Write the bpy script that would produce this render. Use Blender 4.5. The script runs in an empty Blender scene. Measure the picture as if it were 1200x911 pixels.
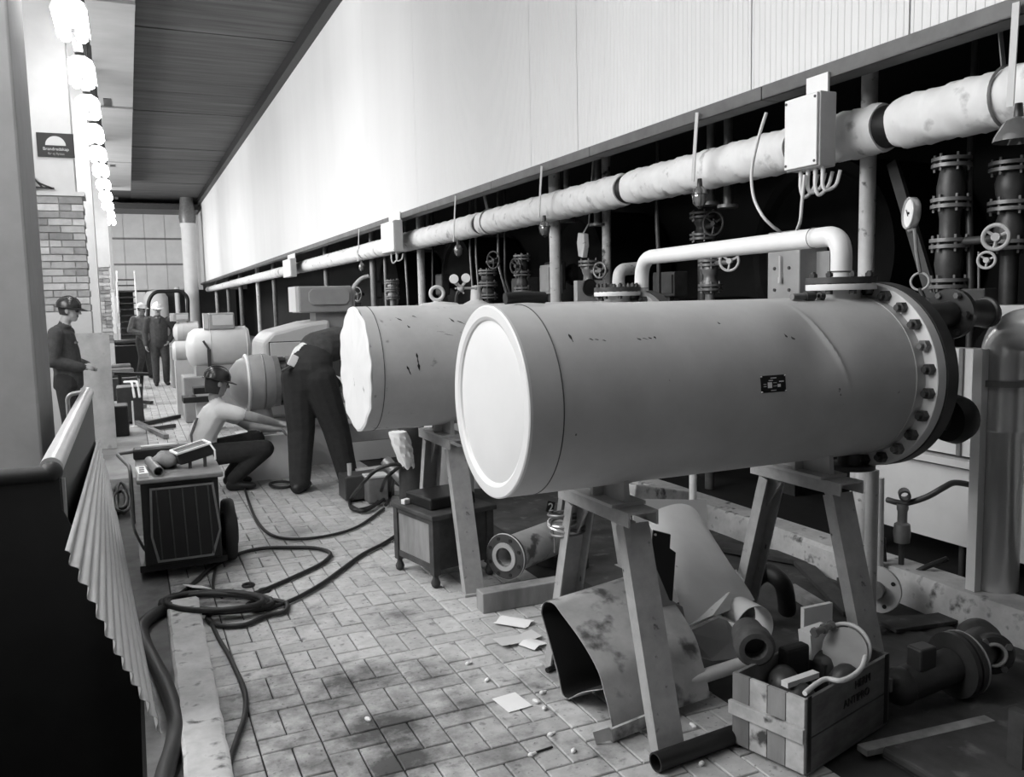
import bpy, bmesh, math, random
from mathutils import Vector, Matrix
random.seed(7)
S = bpy.context.scene
COL = S.collection
PI = math.pi

# ---------------------------------------------------------------- camera
F, CX, CY, CAMH = 1000.0, 600.0, 455.5, 1.64
_d = Vector(((150 - CX) / F, -(362 - CY) / F, -1)).normalized()      # hall direction seen by the camera
_e = Vector((1, 0.022, 0))
_up = _d.cross(_e)
if _up.y < 0: _up = -_up
_up.normalize()
_r = _d.cross(_up)
R3 = Matrix((_r, _d, _up))              # camera -> world rotation (rows are world X, Y, Z)
cam = bpy.data.cameras.new('camera')
cam.sensor_width = 36; cam.lens = 36 * F / 1200; cam.clip_end = 200
camo = bpy.data.objects.new('camera', cam); COL.objects.link(camo)
camo.matrix_world = Matrix.Translation((0, 0, CAMH)) @ R3.to_4x4()
S.camera = camo

def at(x, y, X=None, Y=None, Z=None):
    """point of the hall seen at picture position x, y on a plane X=, Y= or Z= const"""
    d = R3 @ Vector(((x - CX) / F, -(y - CY) / F, -1))
    t = X / d.x if X is not None else (Y / d.y if Y is not None else (Z - CAMH) / d.z)
    return Vector((0, 0, CAMH)) + d * t
def proj(p):
    c = R3.transposed() @ (Vector(p) - Vector((0, 0, CAMH)))
    return (CX + F * c.x / -c.z, CY - F * c.y / -c.z, -c.z)

# ---------------------------------------------------------------- world, lights, exposure
w = bpy.data.worlds.new('world'); S.world = w; w.use_nodes = True
w.node_tree.nodes['Background'].inputs[0].default_value = (1, 1, 1, 1)
w.node_tree.nodes['Background'].inputs[1].default_value = 0.03
def area(name, loc, rot, sx, sy, power):
    l = bpy.data.lights.new(name, 'AREA'); l.shape = 'RECTANGLE'; l.size = sx; l.size_y = sy; l.energy = power
    o = bpy.data.objects.new(name, l); COL.objects.link(o); o.location = loc; o.rotation_euler = rot
    return o
# daylight through the high windows of the left wall
for i, y in enumerate((3.6, 7.0, 13.4, 18.2, 25.0, 33.0, 42.0)):
    area('window_daylight', (-3.9, y, 4.6), (0, -math.radians(90 - 12), 0), 3.0, 3.4 if i < 5 else 5.5, (540, 540, 650, 700, 800, 1100, 1400)[i])
S.view_settings.view_transform = 'Standard'
S.view_settings.look = 'None'
S.view_settings.gamma = 1
S.view_settings.use_curve_mapping = False
S.view_settings.exposure = -0.85

# ---------------------------------------------------------------- materials
MATS = {}
def M(name, col, rough=0.6, metal=0.0, var=0.15, scale=6.0, bump=0.0, spots=None, stretch=(1, 1, 1), rnd=0.0, emit=0.0, world=False, spec=0.5):
    """grey procedural paint: noise variation, optional spots=(scale, lo, hi, colour), optional per-object variation"""
    m = bpy.data.materials.new(name); m.use_nodes = True; nt = m.node_tree; N = nt.nodes; L = nt.links
    b = N['Principled BSDF']
    b.inputs['Roughness'].default_value = rough; b.inputs['Metallic'].default_value = metal
    b.inputs['Specular IOR Level'].default_value = spec
    tc = N.new('ShaderNodeTexCoord'); geo = N.new('ShaderNodeNewGeometry')
    mp = N.new('ShaderNodeMapping'); mp.inputs['Scale'].default_value = stretch
    L.new(geo.outputs['Position'] if world else tc.outputs['Object'], mp.inputs[0])
    n1 = N.new('ShaderNodeTexNoise'); n1.inputs['Scale'].default_value = scale; n1.inputs['Detail'].default_value = 6
    n1.inputs['Roughness'].default_value = 0.6
    L.new(mp.outputs[0], n1.inputs['Vector'])
    mr = N.new('ShaderNodeMapRange'); mr.inputs['From Min'].default_value = 0.25; mr.inputs['From Max'].default_value = 0.75
    mr.inputs['To Min'].default_value = col * (1 - var); mr.inputs['To Max'].default_value = col * (1 + var)
    L.new(n1.outputs['Fac'], mr.inputs['Value'])
    out = mr.outputs[0]
    if rnd:
        oi = N.new('ShaderNodeObjectInfo')
        ad = N.new('ShaderNodeMath'); ad.operation = 'ADD'
        L.new(oi.outputs['Random'], ad.inputs[0]); L.new(geo.outputs['Random Per Island'], ad.inputs[1])
        fr = N.new('ShaderNodeMath'); fr.operation = 'FRACT'; L.new(ad.outputs[0], fr.inputs[0])
        m2 = N.new('ShaderNodeMapRange'); m2.inputs['To Min'].default_value = 1 - rnd; m2.inputs['To Max'].default_value = 1 + rnd
        L.new(fr.outputs[0], m2.inputs['Value'])
        mu = N.new('ShaderNodeMath'); mu.operation = 'MULTIPLY'; L.new(out, mu.inputs[0]); L.new(m2.outputs[0], mu.inputs[1]); out = mu.outputs[0]
    if spots:
        for (sc, lo, hi, c2) in (spots if isinstance(spots, list) else [spots]):
            n2 = N.new('ShaderNodeTexNoise'); n2.inputs['Scale'].default_value = sc; n2.inputs['Detail'].default_value = 5
            L.new(mp.outputs[0], n2.inputs['Vector'])
            m3 = N.new('ShaderNodeMapRange'); m3.inputs['From Min'].default_value = lo; m3.inputs['From Max'].default_value = hi
            L.new(n2.outputs['Fac'], m3.inputs['Value'])
            mx = N.new('ShaderNodeMix'); mx.inputs['B'].default_value = c2
            L.new(m3.outputs[0], mx.inputs['Factor']); L.new(out, mx.inputs['A']); out = mx.outputs[0]
    cb = N.new('ShaderNodeCombineColor')
    for k in range(3): L.new(out, cb.inputs[k])
    L.new(cb.outputs[0], b.inputs['Base Color'])
    if bump:
        bp = N.new('ShaderNodeBump'); bp.inputs['Strength'].default_value = bump; bp.inputs['Distance'].default_value = 0.01
        L.new(n1.outputs['Fac'], bp.inputs['Height']); L.new(bp.outputs[0], b.inputs['Normal'])
    if emit:
        b.inputs['Emission Color'].default_value = (1, 1, 1, 1); b.inputs['Emission Strength'].default_value = emit
    MATS[name] = m
    return m

M('hood_sheet', 0.73, 0.45, var=0.05, scale=0.8, stretch=(1, 1, 0.15))
M('flashing', 0.10, 0.5, var=0.3)
M('ceiling_dark', 0.075, 0.75, var=0.55, scale=1.6, stretch=(0.25, 3.0, 1), spots=(0.5, 0.6, 0.8, 0.14))
M('ceiling_light', 0.42, 0.8, var=0.12, scale=1.0, stretch=(0.6, 1.5, 1))
M('plaster', 0.55, 0.85, var=0.10, scale=2)
M('plaster_white', 0.75, 0.85, var=0.08, scale=2)
M('plaster_grey', 0.22, 0.7, var=0.12, scale=3)
M('brick', 0.36, 0.9, var=0.2, scale=12, rnd=0.45, bump=0.3)
M('mortar', 0.40, 0.95, var=0.15, scale=20)
M('concrete', 0.48, 0.9, var=0.3, scale=7, bump=0.4, spots=(14, 0.58, 0.72, 0.10))
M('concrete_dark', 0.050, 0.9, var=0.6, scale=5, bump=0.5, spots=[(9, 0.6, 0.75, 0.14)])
M('grout', 0.03, 0.95, var=0.3, scale=10)
M('tile', 0.44, 0.6, var=0.22, scale=14, rnd=0.14, bump=0.12, world=True, spots=[(2.3, 0.60, 0.80, 0.10), (17, 0.60, 0.74, 0.16), (45, 0.62, 0.72, 0.14)])
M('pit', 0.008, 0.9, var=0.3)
M('tank_paint', 0.50, 0.42, var=0.10, scale=5, spots=[(16, 0.735, 0.76, 0.04)])
M('tank_paint_worn', 0.48, 0.5, var=0.14, scale=4, spots=[(11, 0.66, 0.74, 0.09)])
M('tank_head', 0.70, 0.40, var=0.04, scale=3)
M('tank_head_worn', 0.70, 0.45, var=0.06, scale=4, spots=[(13, 0.70, 0.75, 0.25)])
M('stand_steel', 0.36, 0.55, var=0.18, scale=18, spots=[(25, 0.66, 0.75, 0.05)])
M('black', 0.008, 0.5, var=0.3)
M('rubber', 0.012, 0.55, var=0.3)
M('dark_steel', 0.045, 0.45, var=0.3, scale=14)
M('board_grey', 0.42, 0.8, var=0.25, scale=5, spots=[(9, 0.62, 0.8, 0.2)])
M('mid_steel', 0.20, 0.4, metal=0.3, var=0.25, scale=10)
M('bright_steel', 0.68, 0.22, metal=0.5, var=0.12, scale=9, stretch=(1, 1, 0.3))
M('white_paint', 0.78, 0.4, var=0.05, scale=5)
M('insulation', 0.78, 0.8, var=0.10, scale=4, bump=0.2, spots=[(7, 0.60, 0.75, 0.30)])
M('lagging', 0.60, 0.5, var=0.2, scale=6, spots=[(18, 0.62, 0.72, 0.12)])
M('box_grey', 0.55, 0.5, var=0.06, scale=8)
M('cable_light', 0.70, 0.5, var=0.05)
M('wood', 0.20, 0.8, var=0.45, scale=9, stretch=(1, 1, 0.25), bump=0.3, rnd=0.25)
M('wood_light', 0.42, 0.8, var=0.4, scale=9, bump=0.3, rnd=0.2, spots=[(11, 0.56, 0.66, 0.06)])
M('wood_dark', 0.045, 0.7, var=0.5, scale=10, bump=0.3)
M('paper', 0.80, 0.9, var=0.05)
M('sheet_metal', 0.80, 0.4, metal=0.0, var=0.10, scale=3, spots=[(20, 0.70, 0.78, 0.2)])
M('sheet_rusty', 0.42, 0.6, var=0.25, scale=8, spots=[(9, 0.56, 0.68, 0.09)])
M('galvanised', 0.62, 0.35, metal=0.35, var=0.10, scale=4)
M('machine_light', 0.62, 0.42, var=0.07, scale=5)
M('machine_grey', 0.34, 0.42, var=0.12, scale=7)
M('cloth_dark', 0.022, 0.9, var=0.3, scale=20)
M('cloth_blue', 0.055, 0.9, var=0.3, scale=20)
M('cloth_mid', 0.17, 0.9, var=0.3, scale=16)
M('cloth_white', 0.78, 0.9, var=0.05, scale=16)
M('skin', 0.36, 0.55, var=0.1, scale=20)
M('skin_dark', 0.10, 0.6, var=0.1, scale=20)
M('hair', 0.03, 0.6, var=0.3, scale=40)
M('helmet_white', 0.85, 0.3, var=0.03)
M('helmet_dark', 0.03, 0.25, var=0.2)
M('glass_bulb', 0.30, 0.08, metal=0.6, var=0.2)
M('lamp_glow', 0.9, 0.5, var=0.02, emit=44.0)
M('dial', 0.85, 0.4, var=0.02)
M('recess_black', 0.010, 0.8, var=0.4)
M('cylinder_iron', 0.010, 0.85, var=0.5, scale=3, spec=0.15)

# ---------------------------------------------------------------- mesh builder
def frame_of(d, up=None):
    d = Vector(d).normalized()
    u = Vector(up) if up is not None else (Vector((0, 0, 1)) if abs(d.z) < 0.95 else Vector((0, 1, 0)))
    a = u.cross(d)
    if a.length < 1e-6: a = Vector((1, 0, 0)).cross(d)
    a.normalize()
    return a, d.cross(a).normalized(), d

class B:
    def __init__(s): s.v = []; s.f = []; s.mi = []; s.cur = 0
    def add(s, vs, fs):
        o = len(s.v); s.v += [Vector(p) for p in vs]
        for f in fs: s.f.append([i + o for i in f]); s.mi.append(s.cur)
        return s
    def box(s, c, size, rot=None):
        c = Vector(c); hx, hy, hz = size[0] / 2, size[1] / 2, size[2] / 2
        p = [Vector((x, y, z)) for z in (-hz, hz) for y in (-hy, hy) for x in (-hx, hx)]
        if rot is not None:
            m = rot if isinstance(rot, Matrix) else Matrix.Rotation(rot, 3, 'Z')
            p = [m @ q for q in p]
        return s.add([c + q for q in p], [(0, 2, 3, 1), (4, 5, 7, 6), (0, 1, 5, 4), (2, 6, 7, 3), (0, 4, 6, 2), (1, 3, 7, 5)])
    def span(s, a, b):
        a, b = Vector(a), Vector(b)
        return s.box((a + b) / 2, [abs(b[i] - a[i]) for i in range(3)])
    def bar(s, p0, p1, wd, ht, up=None):
        p0, p1 = Vector(p0), Vector(p1); a, b, d = frame_of(p1 - p0, up)
        vs = [p + a * (sx * wd / 2) + b * (sy * ht / 2) for p in (p0, p1) for sx, sy in ((-1, -1), (1, -1), (1, 1), (-1, 1))]
        return s.add(vs, [(3, 2, 1, 0), (4, 5, 6, 7), (0, 1, 5, 4), (1, 2, 6, 5), (2, 3, 7, 6), (3, 0, 4, 7)])
    def cyl(s, p0, p1, r0, r1=None, n=20, caps=True):
        r1 = r0 if r1 is None else r1; p0, p1 = Vector(p0), Vector(p1); a, b, d = frame_of(p1 - p0)
        vs = []
        for p, r in ((p0, r0), (p1, r1)):
            vs += [p + (a * math.cos(t) + b * math.sin(t)) * r for t in (2 * PI * i / n for i in range(n))]
        fs = [(i, (i + 1) % n, n + (i + 1) % n, n + i) for i in range(n)]
        if caps: fs += [tuple(range(n - 1, -1, -1)), tuple(range(n, 2 * n))]
        return s.add(vs, fs)
    def pipe(s, p0, p1, r, ri, n=24):            # hollow pipe
        return s.lathe([(ri, 0), (r, 0), (r, (Vector(p1) - Vector(p0)).length), (ri, (Vector(p1) - Vector(p0)).length), (ri, 0)], p0, Vector(p1) - Vector(p0), n)
    def lathe(s, prof, p0, axis, n=32):
        p0 = Vector(p0); a, b, d = frame_of(axis); vs = []; fs = []
        for (r, h) in prof:
            vs += [p0 + d * h + (a * math.cos(t) + b * math.sin(t)) * max(r, 1e-4) for t in (2 * PI * i / n for i in range(n))]
        for k in range(len(prof) - 1):
            for i in range(n):
                j = (i + 1) % n
                fs.append((k * n + i, k * n + j, (k + 1) * n + j, (k + 1) * n + i))
        return s.add(vs, fs)
    def tube(s, pts, r, n=8, caps=True, rf=None):
        pts = [Vector(p) for p in pts]; m = len(pts); vs = []; fs = []
        a = None
        for k, p in enumerate(pts):
            d = (pts[min(k + 1, m - 1)] - pts[max(k - 1, 0)])
            if d.length < 1e-7: d = Vector((0, 0, 1))
            d.normalize()
            if a is None: a, b, _ = frame_of(d)
            else:
                a = (a - d * a.dot(d))
                if a.length < 1e-6: a, b, _ = frame_of(d)
                a.normalize(); b = d.cross(a)
            rr = r if rf is None else rf(k / (m - 1)) * r
            vs += [p + (a * math.cos(t) + b * math.sin(t)) * rr for t in (2 * PI * i / n for i in range(n))]
        for k in range(m - 1):
            for i in range(n):
                j = (i + 1) % n
                fs.append((k * n + i, k * n + j, (k + 1) * n + j, (k + 1) * n + i))
        if caps: fs += [tuple(range(n - 1, -1, -1)), tuple(range((m - 1) * n, m * n))]
        return s.add(vs, fs)
    def torus(s, c, axis, R, r, n=24, m=8):
        c = Vector(c); a, b, d = frame_of(axis); vs = []; fs = []
        for i in range(n):
            t = 2 * PI * i / n; q = a * math.cos(t) + b * math.sin(t)
            for j in range(m):
                u = 2 * PI * j / m
                vs.append(c + q * (R + r * math.cos(u)) + d * (r * math.sin(u)))
        for i in range(n):
            for j in range(m):
                fs.append((i * m + j, ((i + 1) % n) * m + j, ((i + 1) % n) * m + (j + 1) % m, i * m + (j + 1) % m))
        return s.add(vs, fs)
    def ell(s, c, rad, rot=None, n=16, m=10):
        c = Vector(c); vs = []; fs = []
        rad = (rad, rad, rad) if isinstance(rad, (int, float)) else rad
        for j in range(m + 1):
            ph = PI * j / m
            for i in range(n):
                t = 2 * PI * i / n
                q = Vector((rad[0] * math.sin(ph) * math.cos(t), rad[1] * math.sin(ph) * math.sin(t), rad[2] * math.cos(ph)))
                vs.append(c + (rot @ q if rot is not None else q))
        for j in range(m):
            for i in range(n):
                k = (i + 1) % n
                fs.append((j * n + i, (j + 1) * n + i, (j + 1) * n + k, j * n + k))
        return s.add(vs, fs)
    def prism(s, poly, vec):
        poly = [Vector(p) for p in poly]; vec = Vector(vec); n = len(poly)
        fs = [tuple(range(n - 1, -1, -1)), tuple(range(n, 2 * n))] + [(i, (i + 1) % n, n + (i + 1) % n, n + i) for i in range(n)]
        return s.add(poly + [p + vec for p in poly], fs)
    def grid(s, rows, thick=None):
        """surface through rows of points; with thick (vector function or number along z) a closed sheet"""
        nr, nc = len(rows), len(rows[0])
        top = [Vector(p) for r in rows for p in r]
        fs = [(i * nc + j, i * nc + j + 1, (i + 1) * nc + j + 1, (i + 1) * nc + j) for i in range(nr - 1) for j in range(nc - 1)]
        if not thick: return s.add(top, fs)
        nrm = []
        for i in range(nr):
            for j in range(nc):
                du = top[min(i + 1, nr - 1) * nc + j] - top[max(i - 1, 0) * nc + j]
                dv = top[i * nc + min(j + 1, nc - 1)] - top[i * nc + max(j - 1, 0)]
                q = du.cross(dv); nrm.append(q.normalized() if q.length > 1e-9 else Vector((0, 0, 1)))
        bot = [p + q * thick for p, q in zip(top, nrm)]; o = nr * nc
        f2 = [tuple(reversed([a + o for a in f])) for f in fs]
        rim = [i for i in range(nc)] + [i * nc + nc - 1 for i in range(1, nr)] + [(nr - 1) * nc + j for j in range(nc - 2, -1, -1)] + [i * nc for i in range(nr - 2, 0, -1)]
        k = len(rim)
        f3 = [(rim[(i + 1) % k], rim[i], rim[i] + o, rim[(i + 1) % k] + o) for i in range(k)]
        return s.add(top + bot, fs + f2 + f3)
    def build(s, name, mat, parent=None, smooth=40, origin=None, bevel=0):
        mats = mat if isinstance(mat, (list, tuple)) else [mat]
        if parent is not None: o = Vector(parent.get('_o', (0, 0, 0)))
        elif origin is not None: o = Vector(origin)
        else:
            o = Vector(((min(p.x for p in s.v) + max(p.x for p in s.v)) / 2, (min(p.y for p in s.v) + max(p.y for p in s.v)) / 2, min(p.z for p in s.v)))
        me = bpy.data.meshes.new(name)
        me.from_pydata([p - o for p in s.v], [], s.f)
        for m in mats: me.materials.append(MATS[m])
        if len(mats) > 1: me.polygons.foreach_set('material_index', s.mi)
        bm = bmesh.new(); bm.from_mesh(me); bmesh.ops.remove_doubles(bm, verts=bm.verts, dist=1e-5)
        bmesh.ops.recalc_face_normals(bm, faces=bm.faces); bm.to_mesh(me); bm.free()
        if smooth:
            me.polygons.foreach_set('use_smooth', [True] * len(me.polygons))
            me.set_sharp_from_angle(angle=math.radians(smooth))
        ob = bpy.data.objects.new(name, me); COL.objects.link(ob)
        if parent is not None:
            ob.parent = parent
            ob['_o'] = tuple(o)
        else:
            ob.location = o; ob['_o'] = tuple(o)
        if bevel:
            md = ob.modifiers.new('bevel', 'BEVEL'); md.width = bevel; md.segments = 2; md.limit_method = 'ANGLE'
        return ob

def tag(o, label, cat, group=None):
    o['label'] = label; o['category'] = cat
    if group: o['group'] = group
    return o
def thing(name, label, cat, loc=(0, 0, 0), group=None):
    o = bpy.data.objects.new(name, None); COL.objects.link(o); o.location = loc; o['_o'] = tuple(loc); o.empty_display_size = 0.1
    return tag(o, label, cat, group)
def struct(o): o['kind'] = 'structure'; return o
def stuff(o): o['kind'] = 'stuff'; return o
def copy_tree(src, parent=None, loc=None, label=None, rz=None, scale=None):
    c = src.copy(); COL.objects.link(c)
    if parent is not None: c.parent = parent
    if loc is not None: c.location = loc; c['_o'] = tuple(loc)
    if rz is not None: c.rotation_euler = (0, 0, rz)
    if scale is not None: c.scale = (scale,) * 3 if isinstance(scale, (int, float)) else scale
    if label: c['label'] = label
    for ch in list(src.children): copy_tree(ch, c)
    return c
def spline(pts, k=8):
    pts = [Vector(p) for p in pts]; out = []
    for i in range(len(pts) - 1):
        p0, p1, p2, p3 = pts[max(i - 1, 0)], pts[i], pts[i + 1], pts[min(i + 2, len(pts) - 1)]
        for j in range(k):
            t = j / k
            out.append(0.5 * ((2 * p1) + (p2 - p0) * t + (2 * p0 - 5 * p1 + 4 * p2 - p3) * t * t + (3 * p1 - p0 - 3 * p2 + p3) * t ** 3))
    return out + [pts[-1]]
def bend(pts, rad, k=8):
    """polyline with rounded corners"""
    pts = [Vector(p) for p in pts]; out = [pts[0]]
    for i in range(1, len(pts) - 1):
        a, b, c = pts[i - 1], pts[i], pts[i + 1]
        u, v = (a - b).normalized(), (c - b).normalized(); rr = min(rad, (a - b).length * 0.49, (c - b).length * 0.49)
        s0, s1 = b + u * rr, b + v * rr
        for j in range(k + 1):
            t = j / k; out.append(s0.lerp(b, t).lerp(b.lerp(s1, t), t))
    return out + [pts[-1]]
def floor_path(px, z=0.02):
    return [at(x, y, Z=z) for x, y in px]
def hexnut(b, c, axis, r, h):
    c = Vector(c); a, bb, d = frame_of(axis)
    b.prism([c + (a * math.cos(i * PI / 3) + bb * math.sin(i * PI / 3)) * r for i in range(6)], d * h)

# ================================================================ the hall
HX, HZ, CZ, FARY = 3.75, 2.86, 7.2, 50.0
RX = 6.2                                   # back of the machine recess
# ---- floor: slab, pit, clinker tiles
b = B()
b.span((-0.04, -6, -0.16), (RX, FARY + 12, -0.012)); b.span((-4.4, 4.34, -0.16), (-0.04, FARY + 12, -0.012)); b.span((-4.4, -6, -0.16), (-1.7, 4.34, -0.012)); b.span((-1.7, -6, -0.16), (-0.04, 0.2, -0.012))
floor = struct(b.build('floor', 'grout', smooth=0, origin=(0, 0, 0)))
b = B()
b.span((-1.72, 0.18, -1.8), (-0.02, 4.36, -1.75)); b.span((-1.72, 0.18, -1.8), (-1.69, 4.36, -0.13)); b.span((-.06, 0.18, -1.8), (-.02, 4.36, -0.17)); b.span((-1.72, 4.33, -1.8), (-.02, 4.36, -0.17)); b.span((-1.72, 0.18, -1.8), (-.02, 0.2, -0.17))
struct(b.build('floor_pit', 'pit', smooth=0))
def stain(mat, spots):
    nt = MATS[mat].node_tree; N = nt.nodes; L = nt.links; b_ = N['Principled BSDF']
    src = b_.inputs['Base Color'].links[0].from_socket
    geo = N.new('ShaderNodeNewGeometry'); tot = None
    nz = N.new('ShaderNodeTexNoise'); nz.inputs['Scale'].default_value = 6.5; nz.inputs['Detail'].default_value = 8; nz.inputs['Roughness'].default_value = .7
    L.new(geo.outputs['Position'], nz.inputs['Vector'])
    for (x, y, r, s) in spots:
        d = N.new('ShaderNodeVectorMath'); d.operation = 'DISTANCE'; L.new(geo.outputs['Position'], d.inputs[0]); d.inputs[1].default_value = (x, y, 0)
        m = N.new('ShaderNodeMapRange'); m.inputs['From Min'].default_value = r; m.inputs['From Max'].default_value = r * .15; m.inputs['To Min'].default_value = 0; m.inputs['To Max'].default_value = s
        L.new(d.outputs['Value'], m.inputs['Value'])
        if tot is None: tot = m.outputs[0]
        else:
            a = N.new('ShaderNodeMath'); a.operation = 'MAXIMUM'; L.new(tot, a.inputs[0]); L.new(m.outputs[0], a.inputs[1]); tot = a.outputs[0]
    a = N.new('ShaderNodeMath'); a.operation = 'ADD'; L.new(tot, a.inputs[0]); L.new(nz.outputs['Fac'], a.inputs[1])
    m = N.new('ShaderNodeMapRange'); m.inputs['From Min'].default_value = .62; m.inputs['From Max'].default_value = 1.0; m.inputs['To Max'].default_value = .9
    L.new(a.outputs[0], m.inputs['Value'])
    mx = N.new('ShaderNodeMix'); mx.data_type = 'RGBA'; mx.inputs[7].default_value = (.022, .022, .022, 1); L.new(m.outputs[0], mx.inputs[0]); L.new(src, mx.inputs[6]); L.new(mx.outputs[2], b_.inputs['Base Color'])
stain('tile', [(at(x, y, Z=0).x, at(x, y, Z=0).y, r, s) for x, y, r, s in ((455, 855, .42, .52), (420, 800, .38, .46), (300, 830, .75, .30), (400, 890, .6, .34), (560, 880, .5, .26), (640, 800, .35, .22), (480, 660, .4, .2), (340, 720, .5, .22),  (500, 790, .35, .34), (395, 830, .3, .36), (540, 830, .28, .34), (470, 720, .28, .28), (330, 800, .4, .22), (460, 895, .34, .5), (290, 860, .4, .26), (230, 690, .5, .34), (700, 880, .3, .2))])
def tile_mesh(name, sx, sy):
    b = B(); g = 0.006; t = 0.0035
    x, y = sx / 2 - g / 2, sy / 2 - g / 2
    b.add([(-x, -y, -0.03), (x, -y, -0.03), (x, y, -0.03), (-x, y, -0.03), (-x, -y, -t), (x, -y, -t), (x, y, -t), (-x, y, -t),
           (-x + t, -y + t, 0), (x - t, -y + t, 0), (x - t, y - t, 0), (-x + t, y - t, 0)],
          [(0, 1, 5, 4), (1, 2, 6, 5), (2, 3, 7, 6), (3, 0, 4, 7), (4, 5, 9, 8), (5, 6, 10, 9), (6, 7, 11, 10), (7, 4, 8, 11), (8, 9, 10, 11)])
    return b
TW, TH = 0.2220, 0.111
cells = []
for r in range(0, 9):
    x0 = 0.345 - TW + r * TW
    y = -1.0 - (0.17 * (r % 2) + 0.05 * r % 0.1)
    while y < 24:
        cells.append((x0 + TW / 2, y + TH / 2, TW, TH)); y += TH
        cells.append((x0 + TW / 4, y + TW / 2, TH, TW)); cells.append((x0 + TW * 0.75, y + TW / 2, TH, TW)); y += TW
def vis(c):
    if c[1] < 1.5: return -1
    p = proj((c[0], c[1], 0))
    return 1 / p[2] if (-40 < p[0] < 1240 and p[1] < 935) else -1
cells.sort(key=lambda c: -vis(c))
tmesh = {}
for k, (sx, sy) in enumerate(((TW, TH), (TH, TW))):
    o = tile_mesh('tile', sx, sy).build('tile', 'tile', floor, smooth=0); tmesh[(sx, sy)] = o.data; bpy.data.objects.remove(o)
for c in cells[:300]:
    o = bpy.data.objects.new('tile', tmesh[(c[2], c[3])]); COL.objects.link(o); o.parent = floor
    o.location = (c[0], c[1], random.uniform(-0.0015, 0.0015))
    o.rotation_euler = (random.uniform(-.006, .006), random.uniform(-.006, .006), random.uniform(-.006, .006))
b = B()
for c in cells[300:]:
    t = tile_mesh('t', c[2], c[3]); b.add([p + Vector((c[0], c[1], random.uniform(-.0015, .0015))) for p in t.v], t.f)
stuff(b.build('tile', 'tile', floor, smooth=0))
# dirty concrete floor under the tanks, plain and darker strips along the left side
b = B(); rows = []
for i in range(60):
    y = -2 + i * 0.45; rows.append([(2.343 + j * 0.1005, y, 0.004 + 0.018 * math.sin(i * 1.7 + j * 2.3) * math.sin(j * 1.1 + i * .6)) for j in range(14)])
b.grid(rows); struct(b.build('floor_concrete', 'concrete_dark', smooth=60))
b = B(); b.span((-4.4, 9.0, -0.012), (0.118, 40, 0.0)); b.span((-4.4, 4.34, -0.012), (-.34, 9.0, 0.0)); b.span((2.34, 25, -0.012), (HX, FARY, 0)); b.span((0.118, 24, -0.012), (2.34, FARY, 0.0));  b.span((HX - .06, 25, -0.012), (RX, FARY + 12, 0)); b.span((-4.4, FARY, -0.012), (HX - .06, FARY + 12, 0)); b.span((-4.4, -6, -.012), (-1.7, 4.34, 0)); b.span((-1.7, -6, -.012), (0.12, 0.2, 0))
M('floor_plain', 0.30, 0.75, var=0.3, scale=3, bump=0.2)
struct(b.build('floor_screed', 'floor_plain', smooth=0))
b = B(); b.span((-0.04, 0.2, -0.012), (0.118, 4.34, 0.0)); b.span((-.34, 4.34, -0.012), (0.118, 9.0, 0.0)); M('floor_dark', 0.11, 0.85, var=0.5, scale=6, bump=0.4)  # darker floor tone for the strip beside the pit and barrier
struct(b.build('floor_strip', 'floor_dark', smooth=0))
# kerbs
b = B(); rows = []
for i in range(40):
    y = 1.6 + i * (3.27 / 39); wob = lambda k: 0.0025 * math.sin(i * 2.1 + k)
    xl, xr = 0.075 + 0.008 * (y - 3) + wob(1), 0.232 + 0.012 * (y - 3) + wob(2)
    rows.append([(xl, y, -0.01), (xl + .003, y, 0.05 + wob(3) * .5), (xl + .015, y, .062 + wob(4) * .5), ((xl + xr) / 2, y, .062 + wob(5) * .5), (xr - .015, y, .062 + wob(6) * .5), (xr, y, .05), (xr, y, -.01)])
b.grid(rows); b.add([rows[-1][k] for k in range(7)], [(0, 1, 2, 3, 4, 5, 6)])
struct(b.build('trim_1', 'concrete', smooth=40))
b = B(); rows = []
for i in range(90):
    y = -2 + i * 0.3; q = 0.008 * math.sin(i * 1.9)
    rows.append([(3.62 + q, y, -.01), (3.63 + q, y, .15), (3.65, y, .175 + q * .6), (3.83, y, .175), (3.84, y, -.01)])
b.grid(rows); struct(b.build('trim_2', 'concrete', smooth=40))

# ---- right side: the white sheeted hood hanging over the machine recess
wall = B(); wall.span((HX + 0.03, -2.2, HZ + 0.02), (HX + 0.12, FARY, CZ))
wall_right = struct(wall.build('wall_right', 'hood_sheet', smooth=0, origin=(HX, 0, 0)))
ys = [-2.2, 0.4, 2.0, 3.32, 4.55, at(675, 150, X=HX).y, at(620, 150, X=HX).y, at(485, 150, X=HX).y]
while ys[-1] < FARY - 2: ys.append(ys[-1] + 2.6)
ys[-1] = FARY
for y0, y1 in zip(ys[:-1], ys[1:]):
    b = B(); n = max(2, int((y1 - y0) / 0.05)); p = (y1 - y0 - 0.012) / n; rows = [[], []]
    for i in range(n):
        for q, dx in ((0, 0), (0.55, 0), (0.62, -0.003), (0.93, -0.003)):
            y = y0 + 0.006 + (i + q) * p
            rows[0].append((HX + 0.024 + dx, y, HZ + 0.03)); rows[1].append((HX + 0.024 + dx, y, CZ - 0.25))
    b.grid(rows, 0.006)
    b.build('sheet_panel', 'hood_sheet', wall_right, smooth=20)
b = B()
for k in range(24):
    y0 = -2.2 + k * 2.2
    b.span((HX - 0.03, y0, HZ), (HX - 0.02, y0 + 2.19, HZ + 0.085)); b.span((HX - 0.03, y0, HZ), (HX + 0.12, y0 + 2.19, HZ + 0.01))
struct(b.build('trim_3', 'flashing', smooth=0))
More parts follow.
